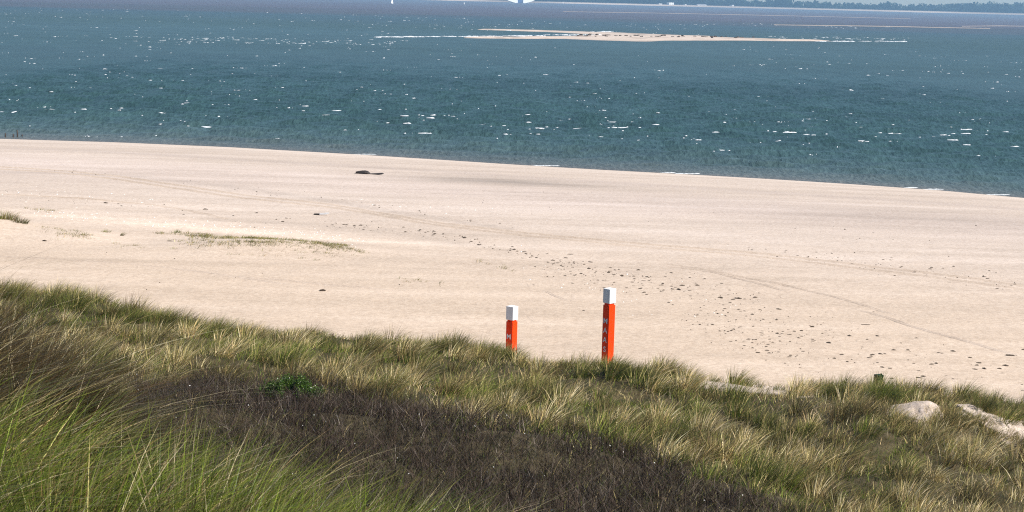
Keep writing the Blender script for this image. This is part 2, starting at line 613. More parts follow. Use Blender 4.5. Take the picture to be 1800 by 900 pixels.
# ------------------------------------------------------------------ blades
def blades(root, h, ldir, lean, bend, w, col, tipcol, segs=3, roll=None):
    """ribbons: root (n,3), h height, ldir angle of the lean, lean/bend as shares of h"""
    n = len(root)
    ts = np.linspace(0, 1, segs + 1)
    dirv = np.stack([np.cos(ldir), np.sin(ldir), np.zeros(n)], 1)
    yaw = rng.uniform(0, 2 * np.pi, n) if roll is None else roll
    side = np.stack([np.cos(yaw), np.sin(yaw), np.zeros(n)], 1)
    V = np.empty((n, 2 * segs + 1, 3), np.float32)
    C = np.empty((n, 2 * segs + 1, 3), np.float32)
    k = 0
    for i, t in enumerate(ts):
        p = root + dirv * (h * (lean * t + bend * t * t))[:, None]
        p[:, 2] += h * (t - .55 * np.minimum(bend, 1.3) * t * t)
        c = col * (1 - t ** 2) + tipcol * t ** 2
        if i < segs:
            ww = (w * (1 - .75 * t))[:, None] * side * .5
            V[:, k], V[:, k + 1] = p - ww, p + ww
            C[:, k], C[:, k + 1] = c, c
            k += 2
        else:
            V[:, k] = p
            C[:, k] = c
    b = (np.arange(n) * (2 * segs + 1))[:, None]
    q = []
    for i in range(segs - 1):
        q.append(b + np.array([[2 * i, 2 * i + 1, 2 * i + 3, 2 * i + 2]]))
    Q = np.concatenate(q) if q else None
    Tt = b + np.array([[2 * segs - 2, 2 * segs - 1, 2 * segs]])
    return V.reshape(-1, 3), Q, Tt, C.reshape(-1, 3)


def blades_object(name, parts, mat=None):
    Vs, Qs, Ts, Cs, o = [], [], [], [], 0
    for V, Q, Tt, C in parts:
        Vs.append(V)
        if Q is not None: Qs.append(Q + o)
        Ts.append(Tt + o)
        Cs.append(C)
        o += len(V)
    me = mesh_np(name, np.concatenate(Vs), np.concatenate(Qs) if Qs else None, np.concatenate(Ts), attrs={'tint': np.concatenate(Cs)})
    return link(name, me, mat or M_GRASS)


PAL = {'green': (.080, .115, .014), 'bright': (.155, .21, .020), 'olive': (.185, .175, .05), 'straw': (.56, .43, .19), 'pale': (.78, .65, .40), 'brown': (.16, .105, .045), 'dark': (.035, .045, .012), 'rust': (.25, .15, .06)}
PALK = list(PAL)
PALA = np.array([PAL[k] for k in PALK])


def colours(n, mix, jit=.42):
    p = np.array([mix.get(k, 0) for k in PALK], float)
    p /= p.sum()
    c = PALA[rng.choice(len(PALK), n, p=p)]
    return c * rng.uniform(1 - jit, 1 + jit, (n, 1)) * rng.uniform(.93, 1.07, (n, 3))


def tuft(cx, cy, cz, nb, rad, hgt, mix, wind=(0.0, .35), width=.010, segs=3, splay=.5):
    """one tussock: blades fanning out of a small base, combed by the wind"""
    r = rad * np.sqrt(rng.uniform(0, 1, nb))
    a = rng.uniform(0, 2 * np.pi, nb)
    ox, oy = r * np.cos(a), r * np.sin(a)
    root = np.stack([cx + ox, cy + oy, np.full(nb, cz) - .03 - .1 * r], 1)
    vx = splay * np.cos(a) * r / rad + wind[1] * math.cos(wind[0]) + rng.normal(0, .16, nb)
    vy = splay * np.sin(a) * r / rad + wind[1] * math.sin(wind[0]) + rng.normal(0, .16, nb)
    h = hgt * rng.uniform(.55, 1.08, nb) * (1 - .25 * r / rad)
    m = np.hypot(vx, vy)
    c = colours(nb, mix) * rng.choice([.6, .88, 1.05, 1.25], p=[.15, .3, .33, .22])
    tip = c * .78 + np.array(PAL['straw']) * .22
    return blades(root, h, np.arctan2(vy, vx), m * .5, m * .6, np.full(nb, width) * rng.uniform(.7, 1.3, nb), c, tip, segs)


# ---- the ridge
WIND = R(8)
crest_x, crest_y = cp[:19, 0], cp[:19, 1]


def ridge_points(dens, y0, y1, x0=-27, x1=27):
    n = int((x1 - x0) * (y1 - y0) * dens)
    x = rng.uniform(x0, x1, n)
    y = rng.uniform(y0, y1, n)
    keep = np.abs(x) < .36 * y + 2.5
    cy_ = np.interp(x, crest_x, crest_y)
    keep &= y < cy_ + 1.3 + 1.4 * (vnoise(x / 1.3, y * 0, 61) - .4)
    x, y = x[keep], y[keep]
    px, py = px_of(x, y)
    b = np.zeros(len(x), bool)
    for poly in BARE: b |= in_poly(px, py, poly) & (rng.uniform(0, 1, len(x)) > .16)
    br = in_poly(px, py + brush_wob(x, y) + rng.normal(0, 11, len(x)), BRUSH)
    return x, y, px, py, b, br


# undergrowth
x, y, px, py, b, br = ridge_points(190, 21, 57)
k = ~b & ~br & ((y > 33) | (px > 1000))
sel = rng.uniform(0, 1, len(x)) < np.clip(.55 + .8 * fbm(x / 1.7, y / 1.7, 63), 0, 1) * np.where(y < 33, .8, 1)
k &= sel
x, y, px = x[k], y[k], px[k]
n = len(x)
g = fbm(x / 2.5, y / 2.0, 65) + .10 * smooth(1000, 1700, px)
cA = colours(n, dict(green=5, bright=4, olive=2, straw=1.5, brown=1.5, dark=2))
cB = colours(n, dict(straw=4, pale=1.5, olive=4, brown=3, green=1))
col = np.where((g + rng.normal(0, .08, n) > .55)[:, None], cB, cA)
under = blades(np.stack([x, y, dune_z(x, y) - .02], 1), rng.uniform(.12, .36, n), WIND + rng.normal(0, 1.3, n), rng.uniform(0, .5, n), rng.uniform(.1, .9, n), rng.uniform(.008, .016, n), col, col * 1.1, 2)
parts = [under]
# tussocks
x, y, px, py, b, br = ridge_points(2.1, 23, 57)
k = ~b & ~br & ((y > 34) | (px > 1050)) & (rng.uniform(0, 1, len(x)) < .45 + .9 * fbm(x / 2.2, y / 2.2, 67))
x, y, px = x[k], y[k], px[k]
z = dune_z(x, y)
cy_ = np.interp(x, crest_x, crest_y)
kind_n = fbm(x / 3.0, y / 2.2, 69)
for i in range(len(x)):
    crest = y[i] > cy_[i] - 2.0
    big = rng.uniform() < .28
    hgt = rng.uniform(.38, .68) if not big else rng.uniform(.72, 1.0)
    if crest: hgt *= .92
    r_ = rng.uniform()
    if crest:
        mix = dict(olive=5, green=5, brown=2, straw=2) if r_ < .7 else dict(olive=3, straw=4, brown=2)
    elif kind_n[i] + rng.normal(0, .07) > .46:
        mix = dict(straw=5, pale=3.4, olive=4, brown=1.5) if r_ < .8 else dict(olive=4, brown=4, straw=2)
    else:
        mix = dict(olive=4, green=5, bright=1.5, straw=2) if r_ < .76 else dict(brown=5, olive=3, dark=2)
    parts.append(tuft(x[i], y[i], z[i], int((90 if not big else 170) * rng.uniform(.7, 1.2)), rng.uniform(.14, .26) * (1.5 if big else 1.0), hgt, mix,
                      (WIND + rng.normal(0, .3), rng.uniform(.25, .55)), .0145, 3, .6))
for px_c, py_c, hh_ in ((12, 526, .95), (40, 530, .8), (105, 535, .95), (135, 540, .85), (195, 558, .8), (225, 566, .7), (288, 572, .75), (310, 578, .65), (372, 586, .8), (400, 592, .6), (470, 602, .65), (560, 608, .6), (650, 612, .62), (770, 618, .75), (790, 622, .7), (845, 626, .75), (875, 632, .8), (940, 634, .8), (965, 638, .85), (1000, 644, .7), (1050, 652, .6), (1100, 660, .75), (1130, 664, .7), (1480, 700, .8), (1730, 724, .9), (1790, 735, .8)):
    pc = on_dune(px_c, py_c, 40, 60)
    for _ in range(4):
        parts.append(tuft(pc[0] + rng.normal(0, .22), pc[1] + rng.normal(0, .2), pc[2], 120, .22, hh_ * rng.uniform(.85, 1.1), dict(olive=6, green=5, brown=2, dark=.6), (WIND, rng.uniform(.3, .55)), .0105, 3, .55))
for px_c, py_c in ((600, 660), (655, 672), (700, 690), (530, 655), (420, 650), (395, 640), (890, 680), (910, 690), (1110, 735), (1150, 742), (1200, 765), (1240, 770), (1290, 790), (1330, 770), (1370, 800), (1000, 740), (960, 735), (830, 700), (1420, 830), (1600, 830), (1700, 860), (1560, 860), (1480, 790)):  # dark blades stand in for shadowed hollows between the clumps
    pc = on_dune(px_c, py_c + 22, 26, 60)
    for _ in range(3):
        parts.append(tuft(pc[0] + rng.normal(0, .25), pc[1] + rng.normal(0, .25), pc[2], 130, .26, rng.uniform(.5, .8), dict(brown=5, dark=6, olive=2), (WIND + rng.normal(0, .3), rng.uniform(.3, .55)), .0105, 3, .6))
for px_c, py_c, hh_ in ((1570, 750, .6), (1562, 738, .7), (1568, 726, .65), (1666, 742, .7), (1596, 766, .5), (1630, 768, .5), (1655, 755, .6), (1668, 726, .6), (1590, 706, .5), (1620, 708, .5), (1650, 710, .5), (1732, 765, .55), (1760, 780, .45), (1790, 785, .5), (1722, 748, .6), (1748, 734, .5), (1785, 736, .5), (1700, 752, .5), (1690, 742, .55), (1612, 762, .35), (1676, 752, .6), (1580, 764, .5), (1588, 738, .5), (1628, 752, .5), (1600, 756, .45), (1640, 750, .55), (1650, 735, .5), (1596, 722, .45), (1622, 722, .4), (1580, 748, .6), (1655, 745, .6), (1755, 756, .3), (1775, 765, .28), (1785, 755, .35), (1765, 744, .4), (1780, 775, .35), (1748, 766, .4)):
    pc = on_dune(px_c, py_c, 36, 60)
    for _ in range(2):
        parts.append(tuft(pc[0] + rng.normal(0, .10), pc[1] + rng.normal(0, .10), pc[2] + .02, 80, .2, hh_ * rng.uniform(.8, 1.1), dict(olive=4, straw=4, brown=3, green=2), (WIND, rng.uniform(.3, .55)), .0115, 3, .6))
g1 = blades_object("marram_grass", parts)
tag(g1, "olive and straw coloured marram grass covering the dune ridge above the beach", kind='stuff')
print("ridge tris", len(g1.data.polygons))

# ---- the near slope at the lower left
NEAR = [(-700, 620), (-300, 655), (-100, 695), (0, 718), (60, 755), (130, 850), (250, 935), (450, 990), (650, 1035), (850, 1080), (900, 1500), (-700, 1500)]


def near_points(n0):
    x = rng.uniform(-6.0, 1.2, n0)
    y = rng.uniform(3.4, 9.0, n0)
    px, py = px_of(x, y)
    k = in_poly(px, py, NEAR) & (px > -700) & (py < 1250)
    return x[k], y[k], px[k], py[k]


near_parts = []
# short mixed growth and dead leaves between the tussocks
x, y, px, py = near_points(52000)
k = rng.uniform(0, 1, len(x)) < np.clip(.1 + 1.3 * fbm(x / .5, y / .5, 91), 0, 1)
x, y, px, py = x[k], y[k], px[k], py[k]
n = len(x)
col = .5 * colours(n, dict(green=5, bright=4, olive=4, straw=2, dark=5, rust=2, pale=1, brown=3))
near_parts.append(blades(np.stack([x, y, dune_z(x, y) - .02], 1), rng.uniform(.10, .36, n), rng.uniform(0, 2 * np.pi, n), rng.uniform(0, .9, n), rng.uniform(.1, 1.0, n), rng.uniform(.003, .006, n), col, col, 4))
# long tussocks combed by the wind
x, y, px, py = near_points(600)
for i in range(len(x)):
    nb = int(rng.uniform(220, 420))
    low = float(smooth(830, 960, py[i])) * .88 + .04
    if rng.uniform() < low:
        mix = [dict(green=6, bright=8, olive=2, dark=2), dict(green=5, dark=6, bright=1), dict(olive=4, straw=2, bright=4, rust=1.5)][rng.choice(3, p=[.5, .25, .25])]
        br_ = rng.choice([.45, .9, 1.4])
    else:
        mix = [dict(brown=8, dark=1, rust=3), dict(brown=6, straw=3, rust=2), dict(brown=4, olive=1, dark=3)][rng.choice(3, p=[.5, .25, .25])]
        br_ = rng.choice([.5, .8, 1.05])
    rad = rng.uniform(.10, .22)
    r = rad * np.sqrt(rng.uniform(0, 1, nb))
    a = rng.uniform(0, 2 * np.pi, nb)
    rx, ry = x[i] + r * np.cos(a), y[i] + r * np.sin(a)
    lean = rng.uniform(.25, .6)
    wd = R(8) + rng.normal(0, .3)
    vx = lean * math.cos(wd) + .4 * np.cos(a) * r / rad + rng.normal(0, .15, nb)
    vy = lean * math.sin(wd) + .4 * np.sin(a) * r / rad + rng.normal(0, .15, nb)
    m = np.hypot(vx, vy)
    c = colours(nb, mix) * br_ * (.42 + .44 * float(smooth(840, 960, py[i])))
    dead = rng.uniform(0, 1, nb) < .035
    c[dead] = np.array(PAL['pale']) * rng.uniform(.55, 1.1, (dead.sum(), 1))
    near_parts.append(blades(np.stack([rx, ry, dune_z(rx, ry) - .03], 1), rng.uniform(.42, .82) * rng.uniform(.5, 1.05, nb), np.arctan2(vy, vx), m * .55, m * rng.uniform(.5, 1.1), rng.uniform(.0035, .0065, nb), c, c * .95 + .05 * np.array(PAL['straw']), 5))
ns_ = 170
sxx = rng.uniform(-4.6, .2, ns_)
syy = rng.uniform(5.5, 9.0, ns_)
pxs, pys = px_of(sxx, syy)
ks = in_poly(pxs, pys, NEAR) | (pxs < -50)
sxx, syy = sxx[ks], syy[ks]
ns_ = len(sxx)
sc_ = colours(ns_, dict(green=3, olive=3, pale=3, straw=3, dark=3))
stalks = blades(np.stack([sxx, syy, dune_z(sxx, syy) - .02], 1), rng.uniform(.6, 1.0, ns_), R(8) + rng.normal(0, .3, ns_), rng.uniform(.3, .7, ns_), rng.uniform(.4, .9, ns_), rng.uniform(.003, .005, ns_), sc_, sc_, 8)
g2 = blades_object("foreground_grass", near_parts + [stalks], M_NEAR)
tag(g2, "long wind-combed dune grass on the near slope at lower left", kind='stuff')
print("near", len(g2.data.polygons))

# ---- brushwood
n0 = 170000
x = rng.uniform(-14, 12, n0)
y = rng.uniform(17, 41, n0)
px, py = px_of(x, y)
k = in_poly(px, py + brush_wob(x, y) + rng.normal(0, 11, n0), BRUSH) & (px > 150) & (px < 1650)
x, y, px, py = x[k], y[k], px[k], py[k]
k = rng.uniform(0, 1, len(x)) < np.clip(.15 + 1.5 * (fbm(x / .8, y / .8, 97, 3) - .2), .42, 1)
x, y = x[k], y[k]
n = len(x)
TW = np.array([(.090, .058, .040), (.048, .031, .022), (.17, .118, .088), (.028, .022, .012), (.36, .30, .25)])
col = .44 * TW[rng.choice(5, n, p=[.36, .28, .2, .1, .06])] * rng.uniform(.6, 1.4, (n, 1))
h = rng.uniform(.16, .55, n) * (.25 + 1.5 * fbm(x / 1.0, y / 1.0, 99, 3))
ld = rng.uniform(0, 2 * np.pi, n)
main = blades(np.stack([x, y, dune_z(x, y) - .02], 1), h, ld, rng.uniform(.1, 1.3, n), rng.uniform(-.5, .6, n), rng.uniform(.007, .014, n), col, col * 1.15, 3)
# side twigs that leave the stems at mid height
idx = np.repeat(np.arange(n), 1)
f = rng.uniform(.35, .85, n)
off = np.stack([np.cos(ld), np.sin(ld), np.zeros(n)], 1) * (h * .4 * f)[:, None]
rt = np.stack([x, y, dune_z(x, y) + h * f * .9], 1) + off
side = blades(rt, h * rng.uniform(.25, .55, n), ld + rng.choice([-1, 1], n) * rng.uniform(.6, 1.6, n), rng.uniform(.5, 1.5, n), rng.uniform(-.2, .4, n), rng.uniform(.006, .011, n), col, col * 1.2, 2)
# thin grass between
m_ = rng.uniform(0, 1, n) < .16 + .35 * smooth(.52, .7, fbm(x / 2.2, y / 2.2, 101)) + .15 * smooth(850, 930, px_of(x, y)[1])
gx, gy = x[m_] + rng.normal(0, .1, m_.sum()), y[m_] + rng.normal(0, .1, m_.sum())
gn = len(gx)
gc = colours(gn, dict(green=4, olive=4, dark=3, straw=1.2))
gg = blades(np.stack([gx, gy, dune_z(gx, gy) - .02], 1), rng.uniform(.15, .42, gn), WIND + rng.normal(0, 1, gn), rng.uniform(0, .6, gn), rng.uniform(.1, .8, gn), rng.uniform(.006, .011, gn), gc, gc * 1.2, 3)
g3 = blades_object("brushwood", [main, side, gg], M_TWIG)
tag(g3, "dark purplish brown leafless brush filling the hollow below the grass ridge", kind='stuff')
print("TRIS g1", len(g1.data.polygons) * 1.67, len(g2.data.polygons) * 1.8, len(g3.data.polygons) * 1.6)
print("brush", n, len(g3.data.polygons))
# pale leaf-like flecks scattered through the brush
m_ = rng.choice(n, 150, replace=False)
Vs, Ts = [], []
for q, i in enumerate(m_):
    s_ = rng.uniform(.006, .013)
    c_ = np.array([x[i], y[i], float(dune_z(x[i], y[i])) + h[i] * rng.uniform(.5, 1.0)])
    A = rng.normal(0, 1, 3); A /= np.linalg.norm(A)
    B = np.cross(A, rng.normal(0, 1, 3)); B /= np.linalg.norm(B)
    C_ = np.cross(A, B)
    P = [c_ - A * s_ * 1.5, c_ + B * s_ + C_ * s_ * .3, c_ + A * s_ * 1.5, c_ - B * s_ + C_ * s_ * .3]
    o_ = len(Vs)
    Vs += P
    Ts += [(o_, o_ + 1, o_ + 2), (o_, o_ + 2, o_ + 3)]
M_PALEFLECK = simple_mat("pale_fleck", (.78, .76, .72), .3, .1, 30, .6, 0)
g4 = link("pale_flecks", mesh_np("pale_flecks", np.array(Vs), None, np.array(Ts)), M_PALEFLECK)
tag(g4, "small pale leaf-like flecks caught in the dark brush", kind='stuff')

# ------------------------------------------------------------------ single tussocks
def tussock(px, py, rad, hgt, nb, mix, label, wind=.4, beach_=False, width=.010, d=None):
    p = on_beach(px, py) if beach_ else (on_dune(px, py, 40, 60) if d is None else at(px, py, d))
    if d is not None: p[2] = max(float(dune_z(p[0], p[1])), float(beach_z(p[0], p[1])[0]))
    V = tuft(0, 0, 0, nb, rad, hgt, mix, (WIND, wind), width, 3, .6)
    o = blades_object("grass_tussock", [V])
    o.location = p
    return tag(o, label, "grass tussock", "single grass tussocks")


GR = dict(olive=4, green=5, brown=2)
tussock(10, 388, .55, .75, 260, dict(green=4, olive=3, brown=4), "larger dark grass tussock on the left edge of the sand flat", .3, True, .02)
tussock(36, 392, .38, .5, 170, dict(olive=5, green=3, brown=2), "smaller olive grass tussock just right of the dark one on the sand flat", .3, True, .02)
tussock(20, 384, .12, .45, 40, dict(olive=5, green=3, brown=2), "thin grass tuft between the two tussocks on the left sand flat", .4, True, .018)
tussock(186, 408, .22, .3, 60, dict(olive=5, green=3), "small flat grass tuft on pale sand left of the leaning tuft", .3, True, .016)
tussock(213, 414, .10, .38, 36, dict(olive=2, brown=5, dark=3), "little dark tuft leaning to the right on the pale sand", .9, True, .02)
tussock(311, 409, .16, .3, 50, dict(green=6, olive=3), "bright green tuft at the left end of the low grassed mound", .3, True, .018)
for px, py, r_, h_, nb, lb in ((1212, 668, .13, .34, 60, "small grass tuft leftmost on the bare sand crest right of the tall post"),
                               (1253, 667, .14, .42, 70, "grass tuft with brownish left side, second from the left on the bare sand crest"),
                               (1287, 668, .24, .52, 170, "broad bushy tussock, tallest on the bare sand crest"),
                               (1312, 674, .17, .38, 90, "low rounded tussock just right of the tallest one on the sand crest"),
                               (1336, 677, .10, .36, 50, "narrow grass tuft near the right end of the sand crest"),
                               (1368, 682, .18, .34, 90, "wide low tussock rightmost on the bare sand crest")):
    tussock(px, py + 4, r_, h_, nb, GR, lb)
tussock(1495, 738, .55, 1.0, 620, dict(brown=6, olive=4, dark=2, straw=1), "tall dark brown tussock leaning right in front of the green post", .55)
tussock(1547, 706, .36, 1.1, 620, dict(green=5, bright=2, olive=4), "fresh green tussock directly below the green post", .4)
tussock(1655, 795, .60, .75, 520, dict(brown=4, dark=3, olive=3), "dark tussock between the two bare sand faces at right", .35)
tussock(1662, 752, .36, .8, 300, dict(olive=4, brown=3), "olive tussock at the right side of the larger sand face", .35)
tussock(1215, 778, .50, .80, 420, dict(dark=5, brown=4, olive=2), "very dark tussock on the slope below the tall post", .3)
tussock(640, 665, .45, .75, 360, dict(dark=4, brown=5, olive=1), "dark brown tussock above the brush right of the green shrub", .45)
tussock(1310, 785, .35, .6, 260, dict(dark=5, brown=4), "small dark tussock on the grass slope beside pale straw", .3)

# sparse grass on the low beach mound
Ps = []
for (x0, y0, x1, y1, nt_, sp) in ((330, 413, 480, 420, 260, 3), (430, 417, 610, 431, 330, 3), (560, 428, 640, 440, 60, 3), (330, 421, 480, 424, 120, 5), (270, 409, 370, 411, 50, 1.5), (430, 425, 650, 442, 70, 8), (60, 398, 140, 404, 34, 6), (45, 366, 100, 370, 24, 2), (100, 410, 160, 412, 30, 3), (300, 420, 420, 436, 36, 8), (700, 488, 780, 498, 14, 3), (840, 455, 900, 470, 14, 4), (200, 425, 250, 432, 16, 4)):
    for i in range(nt_):
        f = rng.uniform()
        p = on_beach(x0 + f * (x1 - x0), y0 + f * (y1 - y0) + abs(rng.normal(0, sp)))
        Ps.append(tuft(p[0], p[1], p[2], 10, .16, rng.uniform(.12, .30), dict(olive=6, green=4, straw=2, brown=1), (WIND, .5), .018, 2, .8))
g5 = blades_object("young_beach_grass", Ps)
tag(g5, "sparse young grass on the low sand mound", kind='stuff')

# ------------------------------------------------------------------ green shrub
M_LEAF = blade_mat("shrub_leaf", .35, .35, .5)
sp = on_dune(510, 708, 28, 45)
sh = empty("green_shrub", sp)
tag(sh, "fresh green leafy shrub growing among the dark leafless brush", "shrub")
mb = MB()
tips = []
for i in range(46):
    a = rng.uniform(0, 2 * np.pi)
    r_ = .70 * math.sqrt(rng.uniform())
    tip = Vector((r_ * math.cos(a) * 1.05, r_ * math.sin(a) * .7, .18 + .42 * (1 - (r_ / .75) ** 2) * rng.uniform(.7, 1.1)))
    mid = tip * .5 + Vector((rng.normal(0, .05), rng.normal(0, .05), .05))
    mb.tube([(rng.normal(0, .04), rng.normal(0, .04), -.05), mid, tip], [.010, .007, .003], 3)
    tips.append(tip)
link("branches", mb.mesh("branches"), simple_mat("shrub_bark", (.07, .05, .035)), sh)
Vs, Ts, Cs = [], [], []
for i in range(10000):
    t = tips[rng.integers(len(tips))]
    c_ = np.array(t) * rng.uniform(.75, 1.08) + rng.normal(0, .06, 3)
    if math.hypot((c_[0] - .05) / .20, (c_[1] + .28) / .25) < 1 and c_[2] > .10: continue
    s_ = rng.uniform(.010, .021)
    A = rng.normal(0, 1, 3) + np.array([0, 0, .5]); A /= np.linalg.norm(A)
    B = np.cross(A, rng.normal(0, 1, 3)); B /= np.linalg.norm(B)
    o_ = len(Vs)
    Vs += [c_ - A * s_ * 1.4, c_ + B * s_ * .7, c_ + A * s_ * 1.4, c_ - B * s_ * .7]
    Ts += [(o_, o_ + 1, o_ + 2), (o_, o_ + 2, o_ + 3)]
    col = np.array((.075, .140, .016)) * rng.uniform(.3, 1.4) * np.array((rng.uniform(.8, 1.3), 1, 1))
    Cs += [col] * 4
lf = link("leaves", mesh_np("leaves", np.array(Vs), None, np.array(Ts), attrs={'tint': np.array(Cs)}), M_LEAF, sh)
lf['kind'] = 'stuff'

# ------------------------------------------------------------------ bare sand faces
def scarp(px, py, w, hgt, seed, label):
    """eroded sand bank: the dune surface broken by a two-stepped steep front, with a sand apron below"""
    p = on_dune(px, py, 36, 50)
    hw = w * .5 + .3
    xs, ys = np.arange(-hw, hw + .001, .03), np.arange(-.40, 1.6, .03)
    U, Q = np.meshgrid(xs, ys)
    gx, gy = p[0] + U, p[1] + Q
    lat = smooth(0, .45, hw - np.abs(U) + .12 * (vnoise(U * 3, Q * 3, seed + 7) - .5))
    yf = .14 * (fbm(U * 1.9, U * 0, seed) - .5) + .10 * (U / hw) ** 2
    f1 = smooth(0, .26, Q - yf)
    f2 = smooth(0, .22, Q - yf - .24 - .25 * vnoise(U * 1.4, U * 0, seed + 1))
    dec = 1 - smooth(.6, 1.4, Q - yf)
    z = hgt * (.58 * f1 + .42 * f2) * dec * lat
    for xc in np.random.default_rng(seed).uniform(-w / 2, w / 2, 4):
        z -= .05 * np.exp(-((U - xc - .06 * (vnoise(Q * 6, Q * 0 + xc, seed + 3) - .5)) / .022) ** 2) * f1 * (1 - f2)
    z += .05 * (fbm(U * 3, Q * 3, seed + 4) - .5) + .022 * (vnoise(U * 13, Q * 13, seed + 5) - .5) + .05
    rr = (np.abs(U) / hw) ** 2.6 + (np.abs(Q - .45) / .80) ** 2.6 + .9 * (fbm(U * 2.3 + 9, Q * 2.3, seed + 6, 3) - .5)
    ins = smooth(1.0, .72, rr)
    z = (z + .02) * ins - .14 * (1 - ins)
    z = dune_z(gx, gy) + z
    V = np.stack([gx, gy, z], -1).reshape(-1, 3)
    o = link("sand_scarp", mesh_np("sand_scarp", V, grid_quads(len(xs), len(ys)), smooth_=True, attrs={'tint': np.ones((len(V), 3))}), M_SAND)
    return tag(o, label, kind='structure')


scarp(1614, 738, 1.0, .09, 201, "larger broken sand face in the grass below the green post")
scarp(1768, 760, .80, .09, 211, "smaller rounded sand face at the right edge of the dune")
scarp(1714, 732, .25, .04, 221, "low sand lip between the two sand faces")

# ------------------------------------------------------------------ marker posts
def paint(name, col, rough=.45):
    m, t, n, p = new_mat(name)
    tc = N(t, "ShaderNodeTexCoord")
    no = N(t, "ShaderNodeTexNoise", i_Scale=3.0, i_Detail=8.0, i_Roughness=.65)
    mp = N(t, "ShaderNodeMapping")
    mp.inputs['Scale'].default_value = (6, 6, 1)
    t.links.new(tc.outputs['Object'], mp.inputs[0])
    t.links.new(mp.outputs[0], no.inputs[0])
    c = ramp(t, [(.3, tuple(x * .80 for x in col)), (.55, col), (.8, tuple(min(.9, x * 1.08) for x in col))], no.outputs[0])
    t.links.new(c.outputs[0], p.inputs['Base Color'])
    p.inputs['Roughness'].default_value = rough
    p.inputs['Specular IOR Level'].default_value = .12
    b = N(t, "ShaderNodeBump", i_Strength=.15, i_Distance=.01)
    t.links.new(no.outputs[0], b.inputs['Height'])
    t.links.new(b.outputs[0], p.inputs['Normal'])
    return m


M_ORANGE = paint("orange_paint", (.86, .048, .001), .6)
M_WHITE = paint("white_paint", (.78, .78, .78))
M_LETTER = paint("letter_white", (.82, .80, .80))


def letter_mesh(ch, size):
    cu = bpy.data.curves.new("letter", 'FONT')
    cu.body = ch
    cu.size = size
    cu.align_x = 'CENTER'
    cu.align_y = 'CENTER'
    cu.extrude = .003
    cu.offset = .002
    o = bpy.data.objects.new("letter", cu)
    COL.objects.link(o)
    me = bpy.data.meshes.new_from_object(o.evaluated_get(bpy.context.evaluated_depsgraph_get()))
    bpy.data.objects.remove(o)
    bpy.data.curves.remove(cu)
    me.name = "letter"
    me.materials.clear()
    me.materials.append(M_LETTER)
    return me


def marker_post(px, py_top, d, turn, text, label, a=.27):
    top = at(px, py_top, d)
    base = max(float(dune_z(top[0], top[1])), float(beach_z(top[0], top[1])[0])) - .05
    H = top[2] - base
    # edge of the post towards the viewer: local -x and -y faces are seen
    rt = empty("marker_post", (top[0], top[1], base), turn)
    tag(rt, label, "marker post", "orange beach marker posts")
    hc, hn = .455, .065
    m = MB(); m.box((0, 0, (H - hc - hn) / 2), (a / 2, a / 2, (H - hc - hn) / 2))
    link("body", m.mesh("body", bevel=.006), M_ORANGE, rt)
    m = MB(); m.box((0, 0, H - hc - hn / 2 + .004), (a * .40, a * .40, hn / 2 + .006))
    link("neck", m.mesh("neck"), M_ORANGE, rt)
    m = MB(); m.box((0, 0, H - hc / 2), (a * .535, a * .535, hc / 2))
    link("cap", m.mesh("cap", bevel=.008), M_WHITE, rt)
    z = H - hc - hn - .42 - .09
    for ch in text:
        o = link("letter", letter_mesh(ch, .245), None, rt)
        # lettering on the -x face, read from outside
        o.rotation_euler = Euler((math.pi / 2, 0, -math.pi / 2))
        o.location = (-a / 2 - .003, .012, z)
        z -= .302
    return rt


marker_post(1072, 507, 50.0, R(45 - 1.5), "MAAS", "taller orange marker post with white cap, reading MAAS down its shaded side")
marker_post(900.5, 538, 53.3, R(53), "M", "shorter orange marker post with white cap, only the letter M above the grass")

# green post
gp = at(1545, 659, 47.2)
gb = float(max(dune_z(gp[0], gp[1]), beach_z(gp[0], gp[1])[0])) - .05
rt = empty("green_post", (gp[0], gp[1], gb), R(28))
tag(rt, "dark green square post top showing just above the grass at right", "post")
Hh = gp[2] - gb
M_GREEN = paint("green_paint", (.010, .030, .008))
m = MB(); m.box((0, 0, Hh / 2 - .02), (.095, .095, Hh / 2 - .02)); link("shaft", m.mesh("shaft", bevel=.006), M_GREEN, rt)
m = MB(); m.box((0, 0, Hh - .015), (.102, .102, .022)); link("cap", m.mesh("cap", bevel=.005), M_GREEN, rt)
m = MB(); m.box((.07, -.02, Hh + .022), (.022, .022, .018)); link("bolt", m.mesh("bolt", bevel=.005), M_GREEN, rt)

# ------------------------------------------------------------------ things on the sand
M_LOG = simple_mat("dark_wood", (.035, .028, .024), .55, .4, 6, .3, .6)
p = on_beach(650, 306)
lg = empty("driftwood", p, R(-6))
tag(lg, "blackened driftwood log with a thick stump end and a thin tail on the upper beach", "driftwood")
sc = 50 * p[1] / F / 2.0     # half of its length
rings = []
for k, (u_, rr, zz) in enumerate(((-1, .10, .14), (-.97, .15, .17), (-.8, .18, .20), (-.55, .21, .23), (-.3, .22, .24), (-.12, .18, .20), (.0, .10, .10))):
    rings.append([(u_ * sc, rr * 1.3 * math.cos(q) * (1 + .12 * math.sin(3 * q + k)), max(-.03, zz * .45 + .62 * rr * math.sin(q) * (1 + .1 * math.cos(2 * q + k)))) for q in np.linspace(0, 2 * np.pi, 11)[:-1]])
m = MB(); m.loft(rings); link("stump", m.mesh("stump"), M_LOG, lg)
rings = []
for k, (u_, rr, zz) in enumerate(((-.10, .07, .06), (.1, .055, .045), (.4, .07, .07), (.7, .085, .10), (.92, .08, .13), (1.0, .045, .14))):
    rings.append([(u_ * sc, -.05 + rr * 1.6 * math.cos(q), zz * .6 + .7 * rr * math.sin(q)) for q in np.linspace(0, 2 * np.pi, 9)[:-1]])
m = MB(); m.loft(rings); link("tail", m.mesh("tail"), M_LOG, lg)

